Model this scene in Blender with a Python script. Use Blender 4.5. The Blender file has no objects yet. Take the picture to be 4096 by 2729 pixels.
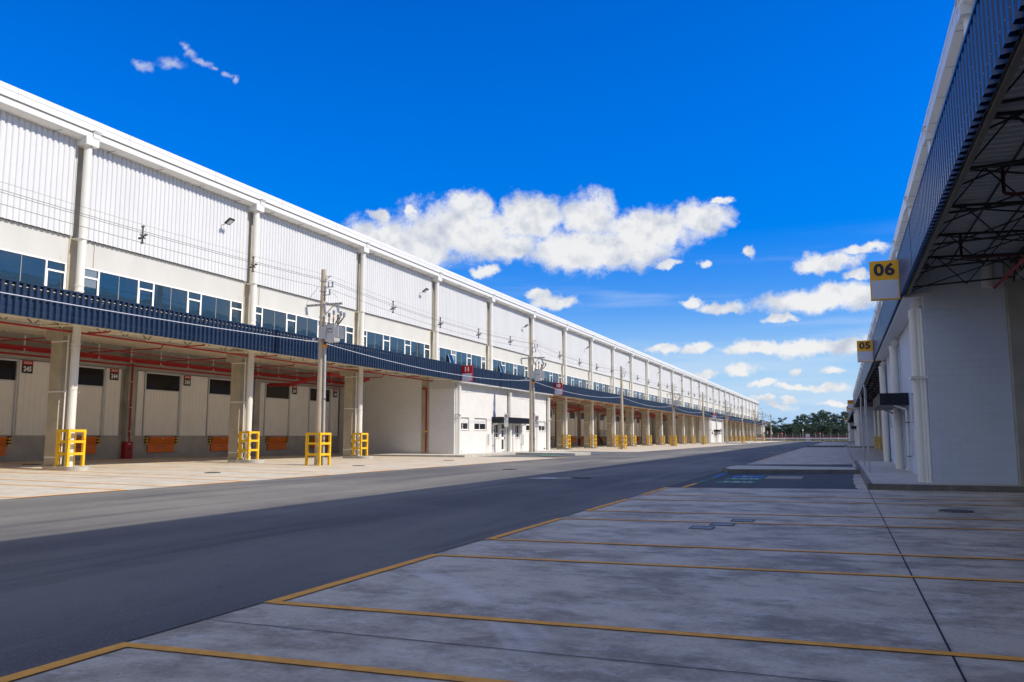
import bpy, math, random
from mathutils import Vector, Matrix
R = math.radians
SC = bpy.context.scene
COL = SC.collection
random.seed(7)

# ------------------------------------------------------------------ camera
CAM_H = 1.4
FPX, CX, CY, VX, VY = 3250.0, 2048.0, 1364.5, 3366.0, 1748.0      # focal length and vanishing point of the street, photo pixels
PITCH = math.atan2(VY-CY, FPX); YAW = math.atan2(VX-CX, math.hypot(FPX, VY-CY))
cd = bpy.data.cameras.new('camera'); cam = bpy.data.objects.new('camera', cd); COL.objects.link(cam)
cam.location = (0, 0, CAM_H); cam.rotation_euler = (R(90)+PITCH, 0, YAW)
cd.sensor_width = 36; cd.lens = FPX/4096*36; cd.clip_start = 0.05; cd.clip_end = 6000
SC.camera = cam
# ------------------------------------------------------------------ light
ADDED_CLOUD_FILL = .50
SUN_EL, SUN_AZ = 45.0, 4.0          # azimuth measured from +X towards +Y
SUN_STRENGTH, SKY_STRENGTH, EXPOSURE = 3.25, 0.13, 0.68
sd = bpy.data.lights.new('sun', 'SUN'); sd.energy = SUN_STRENGTH; sd.angle = R(0.53); sd.color = (1.0, 0.92, 0.78)
sun = bpy.data.objects.new('sun', sd); COL.objects.link(sun)
sdir = Vector((math.cos(R(SUN_EL))*math.cos(R(SUN_AZ)), math.cos(R(SUN_EL))*math.sin(R(SUN_AZ)), math.sin(R(SUN_EL))))
sun.rotation_euler = sdir.to_track_quat('Z', 'Y').to_euler(); sun.location = (60, 0, 60)
SC.view_settings.view_transform = 'Standard'; SC.view_settings.look = 'None'
SC.view_settings.exposure = EXPOSURE; SC.view_settings.gamma = 1; SC.view_settings.use_curve_mapping = False

def pix_dir(x, y):
    F = Vector((-math.sin(YAW)*math.cos(PITCH), math.cos(YAW)*math.cos(PITCH), math.sin(PITCH)))
    Rt = Vector((math.cos(YAW), math.sin(YAW), 0)); U = Rt.cross(F)
    return (F*FPX + Rt*(x-CX) - U*(y-CY)).normalized()

W = bpy.data.worlds.new('World'); SC.world = W; W.use_nodes = True
nt = W.node_tree; nt.nodes.clear()
def N(t, tree=None, **k):
    n = (tree or nt).nodes.new(t)
    for a, b in k.items(): setattr(n, a, b)
    return n
def L(a, b, tree=None): (tree or nt).links.new(a, b)
sky = N('ShaderNodeTexSky', sky_type='NISHITA', sun_disc=False, sun_elevation=R(SUN_EL), sun_rotation=R(90-SUN_AZ),
        altitude=700, air_density=1.0, dust_density=0.12, ozone_density=3.0)
hs = N('ShaderNodeHueSaturation'); hs.inputs['Saturation'].default_value = 1.55; hs.inputs['Hue'].default_value = 0.520
L(sky.outputs[0], hs.inputs['Color'])
tc = N('ShaderNodeTexCoord'); sx = N('ShaderNodeSeparateXYZ'); L(tc.outputs['Generated'], sx.inputs[0])
def M(op, a, b=None, c=None, tree=None, clamp=False):
    n = N('ShaderNodeMath', tree, operation=op, use_clamp=clamp)
    for i, v in enumerate((a, b, c)):
        if v is None: continue
        if isinstance(v, (int, float)): n.inputs[i].default_value = v
        else: L(v, n.inputs[i], tree)
    return n.outputs[0]
az = M('ARCTAN2', sx.outputs[0], sx.outputs[1]); el = M('ARCSINE', sx.outputs[2])
hv = N('ShaderNodeMapRange', interpolation_type='SMOOTHSTEP'); L(el, hv.inputs[0]); hv.inputs[1].default_value = .0; hv.inputs[2].default_value = .42; hv.inputs[3].default_value = .66; hv.inputs[4].default_value = 1.0; L(hv.outputs[0], hs.inputs['Value'])
cmb = N('ShaderNodeCombineXYZ'); L(az, cmb.inputs[0]); L(el, cmb.inputs[1])
# warp the coordinates so that the outlines billow
wn = N('ShaderNodeTexNoise'); wn.inputs['Scale'].default_value = 26; wn.inputs['Detail'].default_value = 9; wn.inputs['Roughness'].default_value = .62
L(tc.outputs['Generated'], wn.inputs['Vector'])
wv = N('ShaderNodeVectorMath', operation='MULTIPLY_ADD'); L(wn.outputs['Color'], wv.inputs[0]); wv.inputs[1].default_value = (.05, .03, 0)
wo = N('ShaderNodeVectorMath', operation='ADD'); L(cmb.outputs[0], wo.inputs[0]); wo.inputs[1].default_value = (-.025, -.015, 0)
L(wo.outputs[0], wv.inputs[2])
CLOUDS = [(1400,975,120,55),(1547,960,200,95),(1700,1010,170,70),(1845,923,290,125),(1882,815,120,55),(2127,871,150,100),(2350,865,125,100),(2328,1005,270,95),(2588,923,240,95),(2811,871,120,78),
 (1993,982,200,65),(2480,1000,250,70),(1514,860,52,22),(1651,841,27,14),(1926,1086,58,24),(2216,1210,110,32),(2160,1180,50,22),(2670,1057,58,22),(2826,1057,30,20),(2885,797,60,15),(2990,1008,26,20),
 (3320,1042,130,48),(3240,1060,80,30),(3470,990,105,20),(3265,1205,250,46),(3400,1165,150,50),(2898,1226,110,27),(2786,1206,40,24),(3112,1272,64,18),(3454,1089,45,22),
 (3010,1395,140,32),(3214,1395,210,36),(3380,1385,160,36),(2653,1390,74,22),(2785,1390,74,23),(2821,1502,44,15),(2969,1482,66,22),(3337,1487,56,16),(3066,1540,44,16),(3180,1550,80,13),(3300,1548,120,17),
 (3061,1599,70,17),(3342,1614,80,13),(3120,1625,60,14),(3170,1600,22,14),(3171,1490,26,14)]
WISPS = [(579,262,36,17),(687,262,46,18),(742,196,26,18),(775,222,28,17),(812,252,30,14),(845,272,22,9),(892,302,20,9),(927,316,14,15)]
def blobs(lst):
  acc = None
  for (px, py, rx, ry) in lst:
    d = pix_dir(px, py); a0 = math.atan2(d.x, d.y); e0 = math.asin(d.z)
    k = math.cos(math.atan(math.hypot(px-CX, py-CY)/FPX))
    sa = FPX/(rx*k)*math.cos(e0); se = FPX/(ry*k)
    v = N('ShaderNodeVectorMath', operation='MULTIPLY_ADD'); L(wv.outputs[0], v.inputs[0])
    v.inputs[1].default_value = (sa, se, 0); v.inputs[2].default_value = (-a0*sa, -e0*se, 0)
    dt = N('ShaderNodeVectorMath', operation='LENGTH'); L(v.outputs[0], dt.inputs[0])
    acc = dt.outputs['Value'] if acc is None else M('SMOOTH_MIN', acc, dt.outputs['Value'], .12)
  return acc
acc = blobs(CLOUDS); accw = blobs(WISPS)
cn = N('ShaderNodeTexNoise'); cn.inputs['Scale'].default_value = 48; cn.inputs['Detail'].default_value = 10; cn.inputs['Roughness'].default_value = .66
L(tc.outputs['Generated'], cn.inputs['Vector'])
edge = M('MULTIPLY_ADD', cn.outputs['Fac'], 1.35, M('SUBTRACT', acc, .63))        # small inside the clouds
mr = N('ShaderNodeMapRange', interpolation_type='SMOOTHSTEP'); L(edge, mr.inputs[0])
mr.inputs[1].default_value = 1.24; mr.inputs[2].default_value = .58; mr.inputs[3].default_value = 0; mr.inputs[4].default_value = .96
mw = N('ShaderNodeMapRange', interpolation_type='SMOOTHSTEP'); L(M('MULTIPLY_ADD', cn.outputs['Fac'], 1.6, M('SUBTRACT', accw, .75)), mw.inputs[0])
mw.inputs[1].default_value = 1.45; mw.inputs[2].default_value = .15; mw.inputs[3].default_value = 0; mw.inputs[4].default_value = .46
cl_all = M('MAXIMUM', mr.outputs[0], mw.outputs[0])
# grey bellies, white tops
def lum(dz_, sc):
    bm = N('ShaderNodeMapping'); bm.inputs['Location'].default_value = (0, 0, dz_); L(tc.outputs['Generated'], bm.inputs[0])
    bn = N('ShaderNodeTexNoise'); bn.inputs['Scale'].default_value = sc; bn.inputs['Detail'].default_value = 7; bn.inputs['Roughness'].default_value = .55; L(bm.outputs[0], bn.inputs['Vector']); return bn.outputs['Fac']
emb = M('SUBTRACT', lum(0, 24), lum(.012, 24))
cr = N('ShaderNodeValToRGB'); L(M('MULTIPLY_ADD', emb, 1.6, M('MULTIPLY_ADD', M('SUBTRACT', lum(.05, 11), .5), .9, .60)), cr.inputs[0])
cr.color_ramp.elements[0].position = .28; cr.color_ramp.elements[0].color = (.56, .61, .71, 1)
cr.color_ramp.elements[1].position = .66; cr.color_ramp.elements[1].color = (.93, .93, .92, 1)
# thin pale veil near the horizon
vn = N('ShaderNodeMapRange', interpolation_type='SMOOTHSTEP'); L(el, vn.inputs[0])
vn.inputs[1].default_value = .165; vn.inputs[2].default_value = .01; vn.inputs[3].default_value = 0; vn.inputs[4].default_value = .93
bgs = N('ShaderNodeBackground'); bgs.inputs[1].default_value = SKY_STRENGTH; L(hs.outputs[0], bgs.inputs[0])
bgv = N('ShaderNodeBackground'); bgv.inputs[0].default_value = (.36, .56, .84, 1); bgv.inputs[1].default_value = .68
bgc = N('ShaderNodeBackground'); bgc.inputs[1].default_value = .60; L(cr.outputs[0], bgc.inputs[0])
m0 = N('ShaderNodeMixShader'); L(vn.outputs[0], m0.inputs[0]); L(bgs.outputs[0], m0.inputs[1]); L(bgv.outputs[0], m0.inputs[2])
m1 = N('ShaderNodeMixShader'); L(cl_all, m1.inputs[0]); L(m0.outputs[0], m1.inputs[1]); L(bgc.outputs[0], m1.inputs[2])
# unseen broken cloud added overhead and behind the camera to fill the shade
fwd = N('ShaderNodeVectorMath', operation='DOT_PRODUCT'); L(tc.outputs['Generated'], fwd.inputs[0]); fwd.inputs[1].default_value = (-math.sin(YAW)*.95, math.cos(YAW)*.95, .30)
om = N('ShaderNodeMapRange', interpolation_type='SMOOTHSTEP'); L(fwd.outputs['Value'], om.inputs[0])
om.inputs[1].default_value = .66; om.inputs[2].default_value = .50; om.inputs[3].default_value = 0; om.inputs[4].default_value = 1
on = N('ShaderNodeTexNoise'); on.inputs['Scale'].default_value = 3.2; on.inputs['Detail'].default_value = 7; L(tc.outputs['Generated'], on.inputs['Vector'])
oc = N('ShaderNodeMapRange', interpolation_type='SMOOTHSTEP'); L(on.outputs['Fac'], oc.inputs[0]); oc.inputs[1].default_value = .40; oc.inputs[2].default_value = .55
up = N('ShaderNodeMapRange'); L(sx.outputs[2], up.inputs[0]); up.inputs[1].default_value = -.02; up.inputs[2].default_value = .05
bgo = N('ShaderNodeBackground'); bgo.inputs[0].default_value = (.84, .91, 1, 1); bgo.inputs[1].default_value = ADDED_CLOUD_FILL
m2 = N('ShaderNodeMixShader'); L(M('MULTIPLY', M('MULTIPLY', om.outputs[0], oc.outputs[0]), up.outputs[0]), m2.inputs[0]); L(m1.outputs[0], m2.inputs[1]); L(bgo.outputs[0], m2.inputs[2])
wout = N('ShaderNodeOutputWorld'); L(m2.outputs[0], wout.inputs[0])

# faint streaky cirrus low in the sky
sm = N('ShaderNodeMapping'); sm.inputs['Scale'].default_value = (2.2, 2.2, 26); sm.inputs['Rotation'].default_value = (0, .08, 0); L(tc.outputs['Generated'], sm.inputs[0])
sn = N('ShaderNodeTexNoise'); sn.inputs['Scale'].default_value = 2.0; sn.inputs['Detail'].default_value = 8; L(sm.outputs[0], sn.inputs['Vector'])
sr = N('ShaderNodeMapRange', interpolation_type='SMOOTHSTEP'); L(sn.outputs['Fac'], sr.inputs[0]); sr.inputs[1].default_value = .46; sr.inputs[2].default_value = .72; sr.inputs[4].default_value = .28
lo_ = N('ShaderNodeMapRange', interpolation_type='SMOOTHSTEP'); L(el, lo_.inputs[0]); lo_.inputs[1].default_value = .26; lo_.inputs[2].default_value = .14
bgk = N('ShaderNodeBackground'); bgk.inputs[0].default_value = (.78, .84, .92, 1); bgk.inputs[1].default_value = .62
m3 = N('ShaderNodeMixShader'); L(M('MULTIPLY', sr.outputs[0], lo_.outputs[0]), m3.inputs[0]); L(m0.outputs[0], m3.inputs[1]); L(bgk.outputs[0], m3.inputs[2]); L(m3.outputs[0], m1.inputs[1])

# ------------------------------------------------------------------ materials
MATS = {}
def mat(name, col, rough=.6, metal=0., spec=.5, var=.0, vscale=3., stretch=(1, 1, 1), bump=0., bscale=60., col2=None, alpha=None, coat=0.):
    if name in MATS: return MATS[name]
    m = bpy.data.materials.new(name); m.use_nodes = True; t = m.node_tree; b = t.nodes['Principled BSDF']
    b.inputs['Roughness'].default_value = rough; b.inputs['Metallic'].default_value = metal
    b.inputs['Specular IOR Level'].default_value = spec
    if coat: b.inputs['Coat Weight'].default_value = coat; b.inputs['Coat Roughness'].default_value = .08
    c = (*col, 1); b.inputs['Base Color'].default_value = c
    if var or bump or col2:
        g = N('ShaderNodeNewGeometry', t); mp = N('ShaderNodeMapping', t); mp.inputs['Scale'].default_value = stretch; L(g.outputs['Position'], mp.inputs[0], t)
    if var or col2:
        n = N('ShaderNodeTexNoise', t); n.inputs['Scale'].default_value = vscale; n.inputs['Detail'].default_value = 7; n.inputs['Roughness'].default_value = .62
        L(mp.outputs[0], n.inputs['Vector'], t)
        r = N('ShaderNodeValToRGB', t); L(n.outputs['Fac'], r.inputs[0], t)
        d = col2 or tuple(x*(1-var) for x in col); u = col if col2 else tuple(min(1, x*(1+var)) for x in col)
        r.color_ramp.elements[0].position = .32; r.color_ramp.elements[0].color = (*d, 1)
        r.color_ramp.elements[1].position = .68; r.color_ramp.elements[1].color = (*u, 1)
        L(r.outputs[0], b.inputs['Base Color'], t)
    if bump:
        n2 = N('ShaderNodeTexNoise', t); n2.inputs['Scale'].default_value = bscale; n2.inputs['Detail'].default_value = 4; L(mp.outputs[0], n2.inputs['Vector'], t)
        bp = N('ShaderNodeBump', t); bp.inputs['Strength'].default_value = bump; bp.inputs['Distance'].default_value = .01; L(n2.outputs['Fac'], bp.inputs['Height'], t); L(bp.outputs[0], b.inputs['Normal'], t)
    if alpha is not None: b.inputs['Alpha'].default_value = alpha
    MATS[name] = m; return m

def ground_mat(name, base, dark, light, kind):
    """weathered slab / asphalt: layered noises, streaks along the traffic, pores, tyre arcs"""
    m = bpy.data.materials.new(name); m.use_nodes = True; t = m.node_tree; b = t.nodes['Principled BSDF']
    g = N('ShaderNodeNewGeometry', t)
    def noise(sc, det, st=(1, 1, 1), rough=.6, w=0):
        mp = N('ShaderNodeMapping', t); mp.inputs['Scale'].default_value = st; mp.inputs['Location'].default_value = (w, w*.7, 0); L(g.outputs['Position'], mp.inputs[0], t)
        n = N('ShaderNodeTexNoise', t); n.inputs['Scale'].default_value = sc; n.inputs['Detail'].default_value = det; n.inputs['Roughness'].default_value = rough
        L(mp.outputs[0], n.inputs['Vector'], t); return n.outputs['Fac']
    def ramp(f, p0, p1):
        r = N('ShaderNodeMapRange', t, interpolation_type='SMOOTHSTEP'); L(f, r.inputs[0], t); r.inputs[1].default_value = p0; r.inputs[2].default_value = p1; return r.outputs[0]
    def mix(f, a, bb):
        x = N('ShaderNodeMix', t, data_type='RGBA'); 
        if isinstance(f, (int, float)): x.inputs[0].default_value = f
        else: L(f, x.inputs[0], t)
        for i, v in ((6, a), (7, bb)):
            if isinstance(v, tuple): x.inputs[i].default_value = (*v, 1)
            else: L(v, x.inputs[i], t)
        return x.outputs[2]
    if kind == 'concrete':
        c = mix(ramp(noise(.75, 10, (1, 1.15, 1), .74), .38, .58), dark, base)
        c = mix(M('MULTIPLY', ramp(noise(2.2, 10, (.8, 1.3, 1), .76, 5), .50, .66), .7, tree=t), c, light)
        c = mix(M('MULTIPLY', ramp(noise(1.7, 11, (.75, 1.5, 1), .8, 23), .54, .68), .62, tree=t), c, tuple(x*.62 for x in dark))
        c = mix(M('MULTIPLY', ramp(noise(26, 4, w=3), .45, .75), .3, tree=t), c, tuple(x*.5 for x in dark))
        # small dark specks and pits
        vo = N('ShaderNodeTexVoronoi', t); vo.inputs['Scale'].default_value = 2.3; L(g.outputs['Position'], vo.inputs['Vector'], t)
        sp = ramp(vo.outputs['Distance'], .035, .02)
        c = mix(M('MULTIPLY', sp, .55, tree=t), c, (.03, .03, .03))
        # tyre arcs
        for (ax, ay, rad, wd) in ((-9.0, 1.0, 8.3, .16), (-9.3, 1.2, 8.3, .14), (6.5, -2.0, 9.5, .13), (3.5, 9.0, 5.2, .11), (-10.5, 16.5, 8.2, .12)):
            s = N('ShaderNodeSeparateXYZ', t); L(g.outputs['Position'], s.inputs[0], t)
            dx = M('SUBTRACT', s.outputs[0], ax, tree=t); dy = M('SUBTRACT', s.outputs[1], ay, tree=t)
            rr = M('SQRT', M('ADD', M('MULTIPLY', dx, dx, tree=t), M('MULTIPLY', dy, dy, tree=t), tree=t), tree=t)
            k = M('ABSOLUTE', M('SUBTRACT', rr, rad, tree=t), tree=t)
            f = M('MULTIPLY', ramp(k, wd, wd*.6), ramp(noise(1.1, 4, w=rad), .46, .66), tree=t)
            c = mix(M('MULTIPLY', f, .38, tree=t), c, light if ax < 0 else tuple(x*.55 for x in dark))
        rough = .62
    else:
        c = mix(ramp(noise(.35, 5, (1, .12, 1), .55), .36, .64), dark, base)
        c = mix(M('MULTIPLY', ramp(noise(1.3, 4, (1.0, .035, 1), .5, 9), .50, .64), .7, tree=t), c, tuple(x*.72 for x in dark))
        c = mix(M('MULTIPLY', ramp(noise(.16, 6, w=4), .45, .7), .35, tree=t), c, light)
        c = mix(M('MULTIPLY', ramp(noise(30, 3, w=3, rough=.8), .50, .66), .38, tree=t), c, light)
        c = mix(M('MULTIPLY', ramp(noise(2.4, 9, (1, .5, 1), .78, 31), .52, .66), .35, tree=t), c, tuple(x*.6 for x in dark))
        c = mix(M('MULTIPLY', ramp(noise(60, 2, w=13), .55, .72), .45, tree=t), c, tuple(x*.4 for x in dark))
        vo = N('ShaderNodeTexVoronoi', t); vo.inputs['Scale'].default_value = 1.7; L(g.outputs['Position'], vo.inputs['Vector'], t)
        c = mix(M('MULTIPLY', ramp(vo.outputs['Distance'], .022, .012), .5, tree=t), c, (.42, .40, .36))
        rough = .78
    L(c, b.inputs['Base Color'], t); b.inputs['Roughness'].default_value = rough
    n2 = noise(45 if kind == 'concrete' else 110, 5, w=1); bp = N('ShaderNodeBump', t); bp.inputs['Strength'].default_value = .25 if kind == 'concrete' else .55
    bp.inputs['Distance'].default_value = .006; L(n2, bp.inputs['Height'], t); L(bp.outputs[0], b.inputs['Normal'], t)
    return m

def block_mat(name, col, mortar):
    m = bpy.data.materials.new(name); m.use_nodes = True; t = m.node_tree; b = t.nodes['Principled BSDF']; b.inputs['Roughness'].default_value = .75
    g = N('ShaderNodeNewGeometry', t); s = N('ShaderNodeSeparateXYZ', t); L(g.outputs['Position'], s.inputs[0], t)
    u = M('ADD', s.outputs[0], s.outputs[1], tree=t); c = N('ShaderNodeCombineXYZ', t); L(u, c.inputs[0], t); L(s.outputs[2], c.inputs[1], t)
    br = N('ShaderNodeTexBrick', t); L(c.outputs[0], br.inputs['Vector'], t); br.inputs['Scale'].default_value = 1.0
    br.inputs['Brick Width'].default_value = .42; br.inputs['Row Height'].default_value = .205; br.inputs['Mortar Size'].default_value = .007; br.inputs['Mortar Smooth'].default_value = .3
    br.inputs['Color1'].default_value = (*col, 1); br.inputs['Color2'].default_value = (*[x*.965 for x in col], 1); br.inputs['Mortar'].default_value = (*mortar, 1)
    n = N('ShaderNodeTexNoise', t); n.inputs['Scale'].default_value = .9; n.inputs['Detail'].default_value = 6; L(g.outputs['Position'], n.inputs['Vector'], t)
    r = N('ShaderNodeMapRange', t); L(n.outputs['Fac'], r.inputs[0], t); r.inputs[3].default_value = .9; r.inputs[4].default_value = 1.06
    mx = N('ShaderNodeVectorMath', t, operation='SCALE'); L(br.outputs['Color'], mx.inputs[0], t); L(r.outputs[0], mx.inputs['Scale'], t); L(mx.outputs[0], b.inputs['Base Color'], t)
    bp = N('ShaderNodeBump', t); bp.inputs['Strength'].default_value = .5; bp.inputs['Distance'].default_value = .006; bp.invert = True
    L(br.outputs['Fac'], bp.inputs['Height'], t); L(bp.outputs[0], b.inputs['Normal'], t); return m

WHITE = mat('white_painted_metal', (.645, .655, .67), .42, var=.035, vscale=.6, stretch=(1, 1, .25))
WHITE2 = mat('white_flashing', (.72, .72, .71), .35, var=.02, vscale=.4)
PVC = mat('cream_pvc', (.72, .71, .665), .35, var=.03, vscale=1.2)
CONC = mat('raw_concrete', (.40, .35, .26), .85, var=.14, vscale=1.6, bump=.25, bscale=25)
CONCL = mat('pale_concrete_panel', (.54, .54, .52), .85, var=.05, vscale=.8, stretch=(1, 1, .5), bump=.1)
CONCD = mat('dock_concrete', (.38, .36, .32), .85, var=.14, vscale=1.2, bump=.2, bscale=20)
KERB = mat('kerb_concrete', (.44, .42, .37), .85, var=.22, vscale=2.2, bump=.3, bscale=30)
KERB_SHADE = mat('shade_darkened_kerb', (.17, .16, .145), .85, var=.3, vscale=2.2, bump=.3, bscale=30)  # kerb copy for the right side, its shade put into the colour
WALK = mat('sidewalk_concrete', (.50, .47, .42), .8, var=.12, vscale=1.5, bump=.2, bscale=40)
NAVY = mat('navy_metal', (.018, .037, .082), .36, spec=.5, var=.1, vscale=.5)
NAVY_SKY = mat('sky_tinted_navy_metal', (.014, .050, .165), .30, spec=.6)  # navy copy for the right fascia, sky reflection put into the colour
NAVYD = mat('dark_blue_metal', (.008, .010, .018), .5, spec=.3)
STEEL = mat('galvanised_steel', (.46, .46, .45), .5, metal=.3, var=.12, vscale=6)
DSTEEL = mat('dark_steel', (.12, .115, .10), .55)
DOCKW = mat('white_dock_panel', (.82, .80, .75), .5, var=.03, vscale=1.5)  # missing dock light is put into this lighter copy of the white
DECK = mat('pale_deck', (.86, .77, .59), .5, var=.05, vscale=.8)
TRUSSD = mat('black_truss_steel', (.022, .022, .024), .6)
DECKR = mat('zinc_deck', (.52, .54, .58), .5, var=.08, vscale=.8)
RED_SHADE = mat('shade_darkened_red_paint', (.05, .010, .010), .5)  # the red pipe paint darkened to stand for shade on the right
RED = mat('red_paint', (.34, .010, .010), .45)
REDS = mat('red_sign', (.50, .008, .015), .35)
YEL = mat('yellow_paint', (.80, .47, .012), .45, var=.12, vscale=7)
ORG = mat('orange_leveler', (.72, .17, .015), .5, var=.08, vscale=3)
BLACK = mat('black_rubber', (.012, .012, .013), .6)
BLK = mat('black_sign', (.015, .015, .02), .4)
SGN_Y = mat('amber_sign', (.95, .46, .01), .4)
SGN_W = mat('white_sign', (.60, .63, .74), .4)
LET_W = mat('white_letter', (.85, .85, .85), .4)
LET_D = mat('dark_letter', (.010, .012, .035), .4)
ALU = mat('white_aluminium', (.85, .85, .84), .3)
POLEC = mat('pole_concrete', (.46, .39, .30), .85, var=.1, vscale=2, bump=.2)
CERAM = mat('insulator_glaze', (.22, .25, .32), .25)
ORGC = mat('orange_collar', (.75, .28, .02), .5)
TRAF = mat('grey_transformer', (.56, .57, .58), .35)
LINE = mat('orange_road_paint', (.92, .39, .04), .7, var=.16, vscale=9, bump=.2)
PGREEN = mat('green_road_paint', (.05, .20, .12), .7, var=.25, vscale=3)
PBLUE = mat('blue_road_paint', (.015, .14, .42), .7, var=.25, vscale=3)
PWHITE = mat('white_road_paint', (.55, .56, .55), .7, var=.2, vscale=3)
PTAN = mat('concrete_patch', (.30, .28, .23), .8, var=.2, vscale=3)
JOINT = mat('joint_sealant', (.015, .015, .015), .8)
GRASS = mat('dry_grass', (.20, .17, .07), .95, col2=(.07, .09, .03), vscale=.5, bump=.6, bscale=3)
BARK = mat('bark', (.16, .12, .09), .9, var=.2)
LEAF = mat('leaf_dark', (.030, .075, .040), .6, col2=(.012, .035, .026), vscale=.35)
LEAF2 = mat('leaf_mid', (.050, .100, .040), .6, col2=(.020, .050, .028), vscale=.4)
MESHF = mat('chain_link', (.10, .11, .12), .6, alpha=.45)
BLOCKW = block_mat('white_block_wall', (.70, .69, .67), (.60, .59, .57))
BLOCKB = block_mat('shade_tinted_white_block_wall', (.60, .655, .77), (.53, .58, .685))  # white block copy with the blue of the shade put into its colour
ASPH = ground_mat('asphalt', (.158, .150, .136), (.074, .073, .078), (.26, .25, .23), 'asphalt')
ASPHD = ground_mat('new_asphalt', (.075, .074, .075), (.055, .055, .056), (.12, .12, .12), 'asphalt')
APRON = ground_mat('sunlit_apron_concrete', (.56, .51, .42), (.46, .41, .33), (.62, .58, .50), 'concrete')
YARD = ground_mat('yard_concrete', (.61, .525, .415), (.29, .235, .17), (.72, .675, .61), 'concrete')

def glass_mat():
    m = bpy.data.materials.new('blue_window_glass'); m.use_nodes = True; b = m.node_tree.nodes['Principled BSDF']
    b.inputs['Base Color'].default_value = (.006, .030, .060, 1); b.inputs['Roughness'].default_value = .03
    b.inputs['IOR'].default_value = 1.85; b.inputs['Specular IOR Level'].default_value = .5
    t = m.node_tree; n = N('ShaderNodeTexNoise', t); n.inputs['Scale'].default_value = .9; g = N('ShaderNodeNewGeometry', t); L(g.outputs['Position'], n.inputs['Vector'], t)
    bp = N('ShaderNodeBump', t); bp.inputs['Strength'].default_value = .10; bp.inputs['Distance'].default_value = .05; L(n.outputs['Fac'], bp.inputs['Height'], t); L(bp.outputs[0], b.inputs['Normal'], t)
    return m
GLASS = glass_mat()
BLIND = mat('blind_behind_glass', (.16, .20, .25), .15)
DGLASS = mat('dark_window_glass', (.014, .012, .010), .12, spec=.6)

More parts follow.
